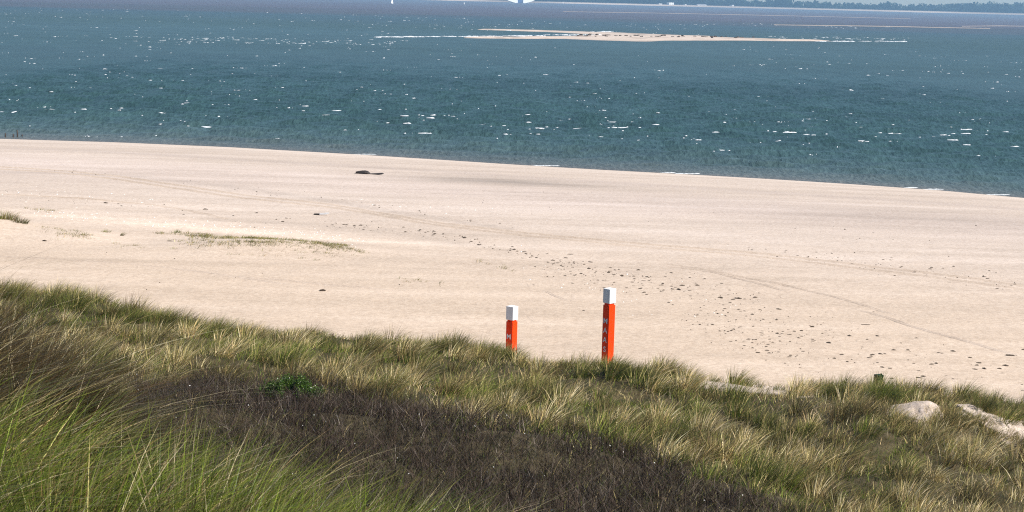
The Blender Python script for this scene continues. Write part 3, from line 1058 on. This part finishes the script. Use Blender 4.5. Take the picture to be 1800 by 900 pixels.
p = on_beach(565, 378)
bd = empty("plank", p, R(-5))
tag(bd, "white weathered plank with a dark end lying on the beach", "plank")
L = 27 * p[1] / F
m = MB(); m.loft([[(-L * .12, -.06, .02), (-L * .12, .06, .02), (-L * .12, .06, .09), (-L * .12, -.06, .09)], [(L * .3, -.06, .05), (L * .3, .06, .05), (L * .3, .06, .14), (L * .3, -.06, .14)], [(L * .5, -.05, .10), (L * .5, .05, .10), (L * .5, .05, .15), (L * .5, -.05, .15)]])
link("board", m.mesh("board", bevel=.006), M_WHITE, bd)
m = MB(); m.loft([[(-L * .5, -.055, .0), (-L * .5, .055, .0), (-L * .5, .055, .07), (-L * .5, -.055, .07)], [(-L * .125, -.065, .01), (-L * .125, .065, .01), (-L * .125, .065, .085), (-L * .125, -.065, .085)]])
link("dark_end", m.mesh("dark_end", bevel=.008), M_LOG, bd)  # left end of the plank in a darker colour than the board

M_POLE = simple_mat("pole_wood", (.06, .045, .035), .8, .3, 10)
for px, py, hp, lb in ((9.5, 241, 7, "leftmost short dark wooden pole at the water's edge"), (23.5, 241, 5.5, "short thin dark pole just left of the tall one at the water's edge"), (31, 240.5, 12, "tallest dark wooden pole at the water's edge"), (38.5, 239.5, 3, "stub of a dark pole right of the tall one at the water's edge")):
    q = hit(px, py, 0.0)
    hh = hp * q[1] / F
    m = MB()
    ln_ = rng.normal(0, .02)
    m.tube([(0, 0, -.9), (ln_ * .5, 0, hh * .5), (ln_, 0, hh * .97), (ln_, 0, hh)], [.075, .07, .062, .03], 8)
    o = link("wooden_pole", m.mesh("wooden_pole", True), M_POLE)
    o.location = q
    tag(o, lb, "pole", "wooden poles at the water's edge")

# scraps on the strand line
M_SCRAP = simple_mat("seaweed_scrap", (.075, .055, .038), .8, .45, 20)
scraps = []
for q in range(8):
    bm = bmesh.new()
    bmesh.ops.create_icosphere(bm, subdivisions=1, radius=1)
    f_ = rng.uniform(.45, 1.0)
    for v in bm.verts:
        k = rng.uniform(.6, 1.2)
        v.co = Vector((v.co.x * k, v.co.y * k * f_, max(-.1, v.co.z * k * .45)))
    me = bpy.data.meshes.new("seaweed_scrap"); bm.to_mesh(me); bm.free()
    me.materials.append(M_SCRAP)
    scraps.append(me)
cand = []


def strand(pts, nn, sy, s0, s1, sx=6, where=''):
    P = np.array(pts, float)
    cum = np.concatenate([[0], np.cumsum(np.hypot(*np.diff(P, axis=0).T))])
    u_ = rng.uniform(0, cum[-1], nn)
    gx = np.interp(u_, cum, P[:, 0]) + rng.normal(0, sx, nn)
    gy = np.interp(u_, cum, P[:, 1]) + rng.normal(0, 1, nn) * sy
    for a_, b_ in zip(gx, gy):
        cand.append((a_, b_, (s0 + (s1 - s0) * rng.uniform() ** 3.0) * .8, where))


strand([(580, 395), (760, 410), (900, 440), (960, 455), (1060, 475), (1150, 490)], 300, 4, .03, .15, 6, 'on the thin strand line left of the tall post')
strand([(950, 468), (1060, 492), (1200, 508)], 220, 11, .025, .13, 12, 'in the loose scatter above the tall post')
strand([(1170, 498), (1270, 520), (1340, 532)], 70, 12, .03, .15, 12, 'at the upper left of the debris field right of the tall post')
strand([(1210, 540), (1300, 580), (1420, 610)], 420, 24, .02, .12, 25, 'in the thick of the debris field right of the tall post')
strand([(1380, 570), (1560, 625), (1800, 660)], 190, 24, .025, .16, 25, 'on the open sand above the green post and the right dune edge')
strand([(1300, 443), (1450, 452), (1650, 480), (1800, 500)], 210, 8, .025, .14, 12, 'on the far strand line at the right')
strand([(-20, 298), (150, 302), (400, 330), (600, 354), (750, 375), (900, 398)], 130, 4, .03, .12, 6, 'on the far strand line at the left below the log')
strand([(0, 335), (150, 355), (350, 372), (450, 385), (600, 396)], 80, 6, .03, .16, 6, 'on the pale sand above the grassed mound')
strand([(1300, 400), (1500, 410), (1700, 430)], 50, 14, .03, .12, 20, 'on the damp sand towards the water at right')
strand([(500, 320), (900, 350), (1250, 385)], 30, 12, .03, .10, 20, 'on the bare beach right of the log')
strand([(150, 470), (600, 500), (1000, 560)], 40, 20, .02, .09, 20, 'on the smooth sand just above the grass ridge')
named = [(1002, 447, .24, "long dark stick lying alone above the strand line, left of the tall post"), (1038, 461, .20, "black lump above the strand line, left of the tall post's cap"), (1122, 475, .20, "black lump above the strand line, right of the tall post's cap"),
         (1138, 487, .15, "black lump below right of its larger neighbour near the tall post"), (1199, 502, .17, "black scrap at the top left of the debris field right of the tall post"), (1266, 523, .18, "flat black scrap in the upper middle of the debris field"),
         (1298, 525, .24, "largest tangle of black weed in the debris field"), (1327, 523, .19, "black scrap right of the largest weed tangle"), (1368, 544, .20, "thin black scrap at the upper right of the debris field"),
         (1522, 571, .30, "long thin black stick on open sand right of the debris field"), (1452, 582, .18, "black lump on open sand below the long thin stick"), (1458, 603, .18, "black lump alone on the sand above the green post"),
         (568, 511, .26, "single dark scrap on the bare sand above the middle of the ridge"), (300, 424, .3, "dark twig below the left end of the grassed mound"), (78, 422, .2, "small dark lump on the smooth sand below the left tussocks"), (360, 368, .22, "dark scrap on the strand at left above the grassed mound"), (185, 357, .26, "flat dark scrap on pale sand at left"), (1775, 625, .22, "leaning dark scrap near the right edge of the sand")]
for i, (a_, b_, s_, lb) in enumerate(named):
    p = on_beach(a_, b_)
    o = link("seaweed_scrap", scraps[i % 8])
    o.location = p
    st_ = 'stick' in lb or 'twig' in lb
    s_ *= .72
    o.scale = (s_, s_ * (.25 if st_ else .8), s_ * (.35 if st_ else .9))
    o.rotation_euler = (0, 0, rng.uniform(-.4, .4))
    tag(o, lb, "beach debris", "dark scraps washed up on the sand")
cand = [c for c in cand if c[1] < 690 and -20 < c[0] < 1820]
items = sorted(((s_ / hit(a_, b_, 1.4)[1], a_, b_, s_, w_) for a_, b_, s_, w_ in cand), reverse=True)
mb = MB()
for k, (_, a_, b_, s_, w_) in enumerate(items):
    p = on_beach(a_, b_)
    if k < 280:
        o = link("seaweed_scrap", scraps[int(rng.integers(8))])
        o.location = p
        o.scale = (s_, s_ * rng.uniform(.4, 1), s_ * rng.uniform(.5, 1.1))
        o.rotation_euler = (0, 0, rng.uniform(-.7, .7))
        tag(o, "small dark scrap " + w_, "beach debris", "dark scraps " + w_)
    else:
        s_ *= 1.0
        a2 = rng.uniform(0, 6.28)
        c_, n_ = math.cos(a2) * s_, math.sin(a2) * s_
        mb.add([(p[0] - c_, p[1] - n_, p[2] - .01), (p[0] + n_ * .6, p[1] - c_ * .6, p[2] - .01), (p[0] + c_, p[1] + n_, p[2] - .01), (p[0] - n_ * .6, p[1] + c_ * .6, p[2] - .01), (p[0], p[1], p[2] + s_ * .55)],
               [(0, 1, 4), (1, 2, 4), (2, 3, 4), (3, 0, 4)])
o = link("fine_debris", mb.mesh("fine_debris"), M_SCRAP)
tag(o, "fine dark specks of debris along the strand lines", kind='stuff')
# pale shell grit on the strand
mb = MB()
for (pts, nn, sy) in (([(60, 372), (300, 392), (520, 410), (640, 425)], 260, 5), ([(600, 350), (760, 365), (900, 375)], 40, 4), ([(0, 340), (300, 352)], 50, 8), ([(900, 470), (1300, 560)], 40, 25)):
    P = np.array(pts, float)
    for _ in range(nn):
        u_ = rng.uniform(P[0, 0], P[-1, 0])
        p = on_beach(u_, np.interp(u_, P[:, 0], P[:, 1]) + rng.normal(0, sy))
        s_ = rng.uniform(.02, .06)
        mb.add([(p[0] - s_, p[1], p[2] - .01), (p[0], p[1] - s_, p[2] - .01), (p[0] + s_, p[1], p[2] - .01), (p[0], p[1] + s_, p[2] - .01), (p[0], p[1], p[2] + s_ * .6)], [(0, 1, 4), (1, 2, 4), (2, 3, 4), (3, 0, 4)])
o = link("shell_grit", mb.mesh("shell_grit"), simple_mat("shell", (.8, .77, .72), .5))
tag(o, "pale broken shells scattered on the strand", kind='stuff')

# ------------------------------------------------------------------ sea
sx_ = np.concatenate([np.linspace(-5000, -700, 40)[:-1], np.linspace(-700, -80, 80)[:-1], np.arange(-80, 80, .75), np.linspace(80, 700, 80)[1:], np.linspace(700, 5000, 40)[1:]])
sy_ = [70.0]
while sy_[-1] < 4950:
    y_ = sy_[-1]
    sy_.append(y_ + (2.0 if y_ < 108 else max(.62, (y_ * y_) * 1.6e-5)))
sy_ = np.array(sy_)
SX, SY = np.meshgrid(sx_, sy_)
X, Y = SX.ravel(), SY.ravel()
Z = np.zeros_like(X)
off_ = Y - shore_y(X)
fade = smooth(420, 180, Y) * smooth(0.0, 14, off_) * smooth(85, 70, np.abs(X))
wr = np.random.default_rng(5)
for i in range(34):
    lam = 1.5 * (1 + 3.2 * wr.uniform() ** 2)
    th = R(-90) + wr.normal(0, .5) + .25
    kk = 2 * np.pi / lam
    ph = (X * math.cos(th) + Y * math.sin(th)) * kk + wr.uniform(0, 6.28) + 1.2 * (vnoise(X / 15, Y / 15, 300 + i) - .5)
    Z += .0125 * lam * (np.exp(np.sin(ph) - 1) * 2 - .9) * fade
Z -= .0
# the water's own colour: turbid over shallows, teal over deeper channels, lilac-brown over the far mud flats
dpx = (CAM_Z * F) / Y            # apparent depression, used only as a distance scale for the channels
C = np.zeros((len(X), 3))
stops = [(0, (.135, .13, .13)), (3, (.11, .128, .132)), (10, (.068, .108, .120)), (24, (.048, .092, .105)), (45, (.036, .078, .088)), (80, (.040, .085, .098)), (130, (.036, .078, .092)), (200, (.046, .092, .112)), (280, (.042, .085, .098)), (400, (.052, .10, .12)), (560, (.045, .085, .09)), (640, (.05, .09, .10)), (800, (.05, .088, .115)), (980, (.080, .080, .098)), (1300, (.108, .092, .122)), (2000, (.13, .118, .158)), (3000, (.14, .15, .20)), (12000, (.15, .17, .22))]
wob = off_ * (1 + .35 * (fbm(X / 260, Y / 120, 111, 3) - .5)) + 4 * (fbm(X / 40, Y / 14, 113) - .5) * smooth(10, 60, off_)
sp_ = np.array([s[0] for s in stops], float)
for c in range(3):
    C[:, c] = np.interp(wob, sp_, [s[1][c] for s in stops])
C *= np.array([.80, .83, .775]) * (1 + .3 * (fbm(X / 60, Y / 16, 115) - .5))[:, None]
m, t, n, p = new_mat("sea_water")
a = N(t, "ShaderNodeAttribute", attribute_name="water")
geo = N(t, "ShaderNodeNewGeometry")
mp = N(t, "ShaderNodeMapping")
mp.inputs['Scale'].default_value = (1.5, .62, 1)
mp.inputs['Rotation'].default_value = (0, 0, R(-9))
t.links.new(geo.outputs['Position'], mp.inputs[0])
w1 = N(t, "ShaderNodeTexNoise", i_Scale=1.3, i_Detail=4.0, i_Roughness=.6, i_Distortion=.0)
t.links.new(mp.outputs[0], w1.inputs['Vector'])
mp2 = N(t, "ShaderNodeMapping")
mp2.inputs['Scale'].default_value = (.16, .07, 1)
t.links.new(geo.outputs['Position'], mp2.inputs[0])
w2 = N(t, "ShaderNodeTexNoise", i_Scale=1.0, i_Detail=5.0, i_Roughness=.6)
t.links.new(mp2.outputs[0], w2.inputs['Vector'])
c1 = mixc(t, 1.0, a.outputs['Color'], ramp(t, [(.30, (.72, .74, .72)), (.5, (1, 1, 1)), (.68, (1.35, 1.3, 1.28))], w1.outputs[0]).outputs[0], 'MULTIPLY')  # light and dark of the wavelets painted into the water colour
c1 = mixc(t, 1.0, c1, ramp(t, [(.3, (.85, .86, .86)), (.7, (1.14, 1.13, 1.13))], w2.outputs[0]).outputs[0], 'MULTIPLY')  # broader wave shading, also multiplied into the colour
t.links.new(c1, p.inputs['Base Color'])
p.inputs['Roughness'].default_value = .38
p.inputs['IOR'].default_value = 1.333
p.inputs['Specular IOR Level'].default_value = .22
b = N(t, "ShaderNodeBump", i_Strength=.6, i_Distance=.5)
t.links.new(w1.outputs[0], b.inputs['Height'])
t.links.new(b.outputs[0], p.inputs['Normal'])
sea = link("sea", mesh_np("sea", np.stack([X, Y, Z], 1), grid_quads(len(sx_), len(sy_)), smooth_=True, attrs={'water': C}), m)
tag(sea, "choppy teal sea reaching to the far shore", kind='structure')
print("sea", len(X))

# ------------------------------------------------------------------ sandbar
def lens(X, Y, pts, hw, hgt):
    """sand bank along a line, hw half widths in metres"""
    P = np.array([hit(a, b, 0)[:2] for a, b in pts])
    xx = np.clip(X, P[0, 0], P[-1, 0])
    yc = np.interp(xx, P[:, 0], P[:, 1])
    w = np.interp(xx, P[:, 0], hw) * (.8 + .5 * vnoise(X / 14, X * 0, 401))
    d = np.hypot((Y - yc) / np.maximum(w, .5), np.maximum(np.abs(X - xx), 0) / 4)
    return hgt * (1 - d ** 2)


bxx = np.arange(-75, 165, 1.6)
byy = np.arange(490, 820, 2.6)
BX, BY = np.meshgrid(bxx, byy)
Zb = np.maximum(lens(BX, BY, [(835, 67), (900, 67), (980, 66.6), (1100, 66), (1200, 67), (1300, 69), (1380, 71), (1450, 72.3)], [1.5, 6, 14, 40, 40, 24, 10, 1.5], .55),
                lens(BX, BY, [(855, 52.5), (950, 55), (1050, 59), (1150, 62.5), (1250, 66)], [2, 9, 18, 30, 25], .5))
Zb = np.maximum(Zb, -.6) + .18 * (fbm(BX / 8, BY / 12, 403) - .5)
tb = np.ones((BX.size, 3)) * np.where(Zb.ravel() < .12, .82, 1.02)[:, None]
tb *= (1 - .35 * smooth(.55, .75, fbm(BX / 6, BY / 9, 405)) * smooth(.1, .3, Zb)).ravel()[:, None]
sb = link("sandbar", mesh_np("sandbar", np.stack([BX, BY, Zb], -1).reshape(-1, 3), grid_quads(len(bxx), len(byy)), smooth_=True, attrs={'tint': tb}), M_SAND)
tag(sb, "long low sandbar rising from the sea", kind='structure')


def strip_bank(name, pts, hw, hgt, label):
    P = np.array([hit(a, b, 0)[:2] for a, b in pts])
    xs = np.linspace(P[0, 0], P[-1, 0], 90)
    yc = np.interp(xs, P[:, 0], P[:, 1])
    w = np.interp(xs, P[:, 0], hw) * (.6 + .8 * vnoise(xs / 30, xs * 0, 411))
    V = []
    for s_, zf in ((-1.25, -.3), (-.8, .35), (-.3, 1), (.3, 1), (.8, .35), (1.25, -.3)):
        V.append(np.stack([xs, yc + s_ * w, np.full_like(xs, hgt * zf)], 1))
    V = np.concatenate(V)
    return tag(link(name, mesh_np(name, V, grid_quads(90, 6), smooth_=True, attrs={'tint': np.ones((len(V), 3)) * .72}), M_SAND), label, kind='structure')


strip_bank("sandbar", [(1360, 44), (1450, 45), (1560, 46.5), (1680, 49.2), (1740, 50.2)], [1, 6, 7, 5, 1], .3, "thin far sandbar right of the main one")
strip_bank("sandbar", [(990, 20.5), (1150, 23), (1350, 27), (1600, 33)], [2, 10, 12, 2], .25, "very thin pale mud bank before the far shore")
strip_bank("sandbar", [(1690, 46.3), (1760, 45.5), (1900, 48)], [1, 9, 9], .25, "pale bank at the far right of the sea")

# ------------------------------------------------------------------ foam
M_FOAM = simple_mat("foam", (.62, .64, .65), .7, .42, 1.3, .2, 0)
foam = MB()


def cap(x, y, L, d, hgt, z=0.0):
    """one breaking crest: a ragged low ridge"""
    k = max(2, int(3 + L / .5)) if L < 3 else 8
    a_ = rng.normal(.10, .12)
    top, fr, bk = [], [], []
    for i in range(k + 1):
        u_ = i / k * 2 - 1
        e = math.sqrt(max(0, 1 - u_ * u_))
        cx, cy = x + u_ * L / 2 * math.cos(a_), y + u_ * L / 2 * math.sin(a_) + rng.normal(0, d * .2)
        hh = .6 * hgt * e * (.5 + .5 * u_) * rng.uniform(.35, 1.3)
        fr.append((cx, cy - d * e * rng.uniform(.4, 1), z - .03))
        top.append((cx, cy, z + hh + .01))
        bk.append((cx, cy + d * e * rng.uniform(.3, .7), z - .03))
    V = fr + top + bk
    n_ = k + 1
    Fc = []
    for i in range(k):
        Fc += [(i, i + 1, n_ + i + 1, n_ + i), (n_ + i, n_ + i + 1, 2 * n_ + i + 1, 2 * n_ + i)]
    foam.add(V, Fc)


def foam_band(px0, px1, py0, py1, nn, l0, l1, h0=.5, slope=.025):
    """l0,l1: lengths in photograph pixels turned into metres at that distance"""
    for _ in range(nn):
        a_ = rng.uniform(px0, px1)
        b_ = rng.uniform(py0, py1) + (a_ - 900) * slope
        q = hit(a_, b_, 0)
        if q[1] < shore_y(q[0]) + 2: continue
        mp_ = q[1] / F
        L = (l0 + (l1 - l0) * rng.uniform() ** 3) * mp_
        hgt = rng.uniform(.8, 2.2) * mp_ * h0
        zz = .10 * float(smooth(420, 180, q[1]))
        cap(q[0], q[1], L, L * .18 + .1, hgt, zz)
        for _k in range(int(rng.choice([0, 0, 0, 1, 2, 3]))):
            cap(q[0] + rng.normal(0, .9) * (L + 1), q[1] + rng.normal(0, .5) * (L + 1), L * rng.uniform(.15, .5), L * .1 + .05, hgt * rng.uniform(.3, .8), zz)


foam_band(0, 1800, 192, 246, 120, 3, 20, 1.3)
foam_band(500, 1800, 203, 240, 34, 5, 22, 1.3)
foam_band(0, 1800, 240, 262, 22, 3, 9, .8)
foam_band(0, 1800, 80, 200, 260, 1.5, 7, .9)  # smallest caps double as glints, modelled as white flecks
foam_band(0, 1800, 130, 200, 60, 3, 10, .8)
foam_band(250, 720, 72, 82, 90, 3, 10, .8, .012)
foam_band(0, 700, 60, 90, 70, 2.5, 8, .7)
foam_band(0, 900, 33, 55, 80, 2, 6, .6)
foam_band(600, 1250, 33, 55, 60, 2, 6, .6)
foam_band(1350, 1600, 58, 62, 40, 3, 12, .7, .012)
foam_band(1300, 1800, 70, 110, 40, 2, 6, .8)
foam_band(1180, 1560, 30, 36, 30, 3, 10, .5)
for (a0, b0, a1, b1, nn) in ((660, 65.5, 960, 63, 70), (855, 52, 1000, 56, 40), (960, 61.5, 1080, 62, 30), (1040, 55.5, 1080, 56, 8), (1440, 72.5, 1600, 73, 34)):
    for _ in range(nn):
        f_ = rng.uniform()
        q = hit(a0 + f_ * (a1 - a0), b0 + f_ * (b1 - b0) + rng.normal(0, .35), 0)
        cap(q[0], q[1], rng.uniform(1.5, 4.0), 1.2, rng.uniform(.18, .5), .05)
# little swash lines on the beach edge
for (px, ln_) in ((640, 30), (957, 40), (1206, 36), (1750, 40), (1175, 14), (1640, 26), (1600, 14)):
    q = hit(px, 250, 0)
    for _ in range(10):
        b_ = np.interp(px, [s[0] for s in shore_px], [s[1] for s in shore_px])
        q = hit(px + rng.uniform(-.5, .5) * ln_, b_ - 1.0, 0)
        cap(q[0], q[1] , .5 + rng.uniform(0, .5), .12, .09, .0)
for (px, py, L) in ((133, 196, 18), (988, 215, 22), (1035, 239, 20), (1388, 234, 34), (1520, 218, 22), (1577, 237, 24), (1700, 229, 30), (1640, 242, 18), (1697, 200, 10), (715, 218, 18), (711, 205, 20), (795, 206, 14), (930, 203, 20), (1217, 246, 14), (1550, 227, 10), (755, 236, 12), (1798, 242, 14)):
    q = hit(px, py, 0)
    cap(q[0], q[1], .75 * L * q[1] / F, .4, 1.9 * q[1] / F, .10)
    for _k in range(3):
        cap(q[0] + rng.normal(0, .8) * L * q[1] / F, q[1] + rng.normal(0, 1.5), rng.uniform(.1, .4) * L * q[1] / F, .2, 1.1 * q[1] / F, .10)
fo = link("sea_foam", foam.mesh("sea_foam"), M_FOAM)
tag(fo, "white foam crests and sparkles on the choppy sea", kind='stuff')

# dark specks on the sandbar
mb = MB()
for _ in range(60):
    a_ = rng.uniform(1010, 1330)
    q = hit(a_, np.interp(a_, [1010, 1330], [62.5, 66.5]) + rng.normal(0, 1.0), .4)
    mb.box((q[0], q[1], .6), (rng.uniform(.25, .7), .3, rng.uniform(.12, .3)), rng.uniform(0, 3))
o = link("bank_debris", mb.mesh("bank_debris"), M_SCRAP)
tag(o, "dark lumps scattered on the sandbar", kind='stuff')

# ------------------------------------------------------------------ far shore
D = 4000.0
fx = np.linspace(-4950, 4950, 241)
rows = [(3850, -1.0), (3900, .3), (3940, 1.2), (3970, 2.5), (4000, 3.5), (4300, 4.0), (4700, 5.0), (4980, 5.0)]
V = np.concatenate([np.stack([fx, np.full_like(fx, yy) + 18 * (fbm(fx / 300, fx * 0 + yy, 501) - .5) * 4 * (yy < 3990), np.full_like(fx, zz)], 1) for yy, zz in rows])
fcol = np.ones((len(V), 3)) * np.repeat([.7, .9, 1, .9, .35, .2, .2, .2], 241)[:, None]
fcol *= (.55 + .75 * vnoise(V[:, 0] / 160, V[:, 0] * 0 + 3, 503))[:, None]
fs = link("far_shore", mesh_np("far_shore", V, grid_quads(241, len(rows)), smooth_=True, attrs={'tint': fcol}), M_SAND)
tag(fs, "low far shore with a pale beach", kind='structure')
M_WOOD = blade_mat("far_foliage", .1, .7, .1)
prof = [(-3000, 20), (560, 20), (800, 20), (1000, 16), (1120, 15), (1190, 16), (1196, 13), (1240, 11), (1290, 10), (1340, 9), (1363, 11), (1364, 12), (1392, 12), (1398, 8), (1425, 8), (1430, 9.5), (1450, 9.5), (1460, 8), (1480, 9), (1500, 8), (1530, 8), (1545, 10), (1565, 10), (1572, 8), (1590, 8), (1640, 9), (1670, 9), (1676, 14), (1700, 14.5), (1750, 15), (1800, 16), (1900, 17), (5000, 17)]
pX = np.array([q[0] for q in prof], float)
pH = np.array([q[1] for q in prof], float)
# crowns of the wood, each a ragged ball of leaf-clump faces
def crown_faces(cx, cy, cz, r, n_, rz=1.0):
    d = rng.normal(0, 1, (n_, 3))
    d /= np.linalg.norm(d, axis=1)[:, None]
    P = d * (r * rng.uniform(.75, 1.08, n_))[:, None] * np.array([1, 1, rz]) + np.array([cx, cy, cz])
    A = rng.normal(0, 1, (n_, 3)); A /= np.linalg.norm(A, axis=1)[:, None]
    B = np.cross(A, d); B /= np.linalg.norm(B, axis=1)[:, None] + 1e-9
    s_ = r * .5
    V = np.stack([P - A * s_, P + B * s_ * .8, P + A * s_, P - B * s_ * .8], 1).reshape(-1, 3)
    Q = np.arange(n_ * 4).reshape(-1, 4)
    return V, Q


Vs, Qs, Cs, o_ = [], [], [], 0
px_ = 540.0
while px_ < 2500:
    hpx = np.interp(px_, pX, pH)
    Hm = hpx * D / F * (.88 + .2 * rng.uniform())
    for row in range(2):
        q = at(px_ + rng.normal(0, 2), 20, D + 60 + row * 60)
        r_ = rng.uniform(5, 8)
        for zc in np.arange(3.5 + r_ * .6, Hm - r_ * .2 + 3.5, r_ * 1.1):
            V, Q = crown_faces(q[0], q[1] + rng.normal(0, 6), zc, r_, 16)
            Vs.append(V); Qs.append(Q + o_); o_ += len(V)
            Cs.append(np.ones((len(V), 3)) * np.array((.022, .038, .020)) * rng.uniform(.6, 1.5))
    px_ += 3.2
wd = link("far_woodland", mesh_np("far_woodland", np.concatenate(Vs), np.concatenate(Qs), attrs={'tint': np.concatenate(Cs)}), M_WOOD)
tag(wd, "far wood along the opposite shore, read as one mass", kind='stuff')
# the one domed tree that stands above the wood
q = at(1377, 14, D + 40)
tr = empty("tree", (q[0], q[1], 3.5))
tag(tr, "single big domed tree standing above the far wood", "tree")
m = MB(); m.tube([(0, 0, -1), (.3, 0, 5), (0, 0, 11)], [1.0, .8, .4], 6); link("trunk", m.mesh("trunk"), M_POLE, tr)
Vs, Qs, o_ = [], [], 0
for _ in range(40):
    a_ = rng.uniform(0, 6.28); r_ = 12 * math.sqrt(rng.uniform())
    V, Q = crown_faces(r_ * math.cos(a_), r_ * math.sin(a_) * .6, 7 + rng.uniform(0, 12.5) * math.sqrt(max(0, 1 - (r_ / 14) ** 2)), 3.2, 22)
    Vs.append(V); Qs.append(Q + o_); o_ += len(V)
V = np.concatenate(Vs)
link("crown", mesh_np("crown", V, np.concatenate(Qs), attrs={'tint': np.ones((len(V), 3)) * np.array((.018, .032, .016))}), M_WOOD, tr)

M_HOUSE = simple_mat("white_wall", (.86, .86, .84), .6, .05, .2, .2, 0)
M_ROOF = simple_mat("grey_roof", (.25, .25, .27), .7, .1, .2, .2, 0)
M_GLASSD = simple_mat("dark_window", (.05, .06, .08), .2, .1, 1, .5, 0)


def far_house(px, wpx, hpx, flat, label, name="far_house"):
    q = at(px, 12, D - 12)
    k = D / F
    w_, h_ = wpx * k, hpx * k
    r_ = empty(name, (q[0], q[1], 2.0), R(32))
    tag(r_, label, "building")
    m = MB(); m.box((0, 0, h_ / 2), (w_ / 2, 5, h_ / 2)); link("wall", m.mesh("wall"), M_HOUSE, r_)
    m = MB()
    if flat: m.box((0, 0, h_ + .25), (w_ / 2 + .3, 5.3, .25))
    else: m.add([(-w_ / 2 - .4, -5.4, h_), (w_ / 2 + .4, -5.4, h_), (w_ / 2 + .4, 5.4, h_), (-w_ / 2 - .4, 5.4, h_), (-w_ / 2 - .4, 0, h_ + 2.5), (w_ / 2 + .4, 0, h_ + 2.5)], [(0, 1, 5, 4), (2, 3, 4, 5), (1, 2, 5), (3, 0, 4), (0, 3, 2, 1)])
    link("roof", m.mesh("roof"), M_HOUSE if flat else M_ROOF, r_)
    for i in range(2):
        m = MB(); m.box((w_ * (-.22 + .44 * i), -5.01, h_ * .5), (w_ * .05, .05, h_ * .18)); link("window", m.mesh("window"), M_GLASSD, r_)


far_house(1178, 10, 4.2, True, "largest white block building on the far shore")
far_house(1159, 6, 2.0, True, "small flat white building left of the large white block on the far shore")
far_house(1203, 3, 2, True, "tiny white hut right of the large white block on the far shore")
far_house(1232, 20, 1.5, False, "long low shed with pale roof on the far shore")
far_house(1286, 4, 2.5, True, "small pale hut below the domed tree line on the far shore")
# masts above the trees
for px, top, lb in ((1499, 6.5, "left of the two short masts above the far wood"), (1513, 6.5, "right of the two short masts above the far wood"), (1341, 1.0, "pale slim tower above the far wood left of the domed tree")):
    q = at(px, top, D + 150)
    m = MB(); m.tube([(0, 0, 0), (0, 0, (q[2] - 3) * .8), (0, 0, q[2] - 3)], [1.6, 1.2, .8], 6)
    o = link("mast", m.mesh("mast"), M_HOUSE if px < 1400 else M_WOOD if False else M_ROOF)
    o.location = (q[0], q[1], 3)
    tag(o, lb, "mast")

# white barrier on the far shore: two big curved white arms with a dark blue gate house between
q = at(913, 5.2, D - 420)
k = D / F
br_ = empty("storm_barrier", (q[0], q[1], 0.0), R(38))
tag(br_, "big white steel arms curving up from a dark blue block on the far shore", "barrier")
for sgn in (-1, 1):
    m = MB()
    rings = []
    for (zz, xi, xo) in ((0, 4.5, 8), (1.5, 4.5, 13), (4, 4.5, 19), (8, 5, 25), (14, 8, 31), (22, 16, 38)):
        rings.append([(sgn * xi * 1.2 * k, -4, zz), (sgn * xo * 1.2 * k, -4, zz), (sgn * xo * 1.2 * k, 4, zz), (sgn * xi * 1.2 * k, 4, zz)])
    m.loft(rings)
    link("arm", m.mesh("arm"), M_HOUSE, br_)
m = MB(); m.box((0, 4, 8), (4.2 * k, 5, 8)); link("gate_house", m.mesh("gate_house"), simple_mat("blue_steel", (.06, .10, .22), .5, .1, .2, .3, 0), br_)

# small boats
M_SAIL = simple_mat("sail", (.88, .88, .86), .6, .04, .5, .1, 0)


def sail_boat(px, py, hpx, label):
    q = hit(px, py, 0)
    k = q[1] / F
    H_ = hpx * k
    r_ = empty("sailing_boat", q, R(70))
    tag(r_, label, "sailing boat", "white boats on the far water")
    L_ = H_ * .7
    m = MB()
    m.loft([[(u_ * L_, s_ * wv * L_ * .18, zz * H_ * .06) for s_, zz in ((-1, 1), (-.6, -.3), (.6, -.3), (1, 1))] for u_, wv in ((-.5, .7), (-.1, 1), (.25, .8), (.55, .08))])
    link("hull", m.mesh("hull"), M_HOUSE, r_)
    m = MB(); m.tube([(0, 0, 0), (0, 0, H_)], H_ * .012, 6); link("mast", m.mesh("mast"), M_HOUSE, r_)
    m = MB()
    m.loft([[(-.02 * L_, -.01, H_ * .1), (-.48 * L_, .06 * L_, H_ * .1), (-.46 * L_, .08 * L_, H_ * .1)], [(-.02 * L_, -.01, H_ * .97), (-.06 * L_, .01, H_ * .97), (-.06 * L_, .02, H_ * .97)]])
    link("main_sail", m.mesh("main_sail"), M_SAIL, r_)
    m = MB()
    m.loft([[(.03 * L_, -.01, H_ * .12), (.5 * L_, .0, H_ * .1), (.25 * L_, .05 * L_, H_ * .1)], [(.03 * L_, -.01, H_ * .85), (.05 * L_, .01, H_ * .85), (.04 * L_, .02, H_ * .85)]])
    link("fore_sail", m.mesh("fore_sail"), M_SAIL, r_)


sail_boat(689.5, 6.8, 11, "white sailing boat on the far water, largest and leftmost")
sail_boat(816, 7.5, 4, "small white sailing boat between the large one and the white barrier")
sail_boat(990, 2.5 + 4, 4, "tiny white sailing boat right of the white barrier")

# ------------------------------------------------------------------ haze
m, t, n, p = new_mat("haze_air")
n.remove(p)
pv = N(t, "ShaderNodeVolumePrincipled")
pv.inputs['Color'].default_value = (.42, .71, 1.0, 1)
pv.inputs['Density'].default_value = 1.8e-4
pv.inputs['Anisotropy'].default_value = 0.2
t.links.new(pv.outputs[0], n["Material Output"].inputs['Volume'])
mb = MB(); mb.box((0, 0, 22), (5200, 5200, 27.5))
hz = link("haze", mb.mesh("haze"), m)
tag(hz, "thin bluish sea haze", kind='stuff')
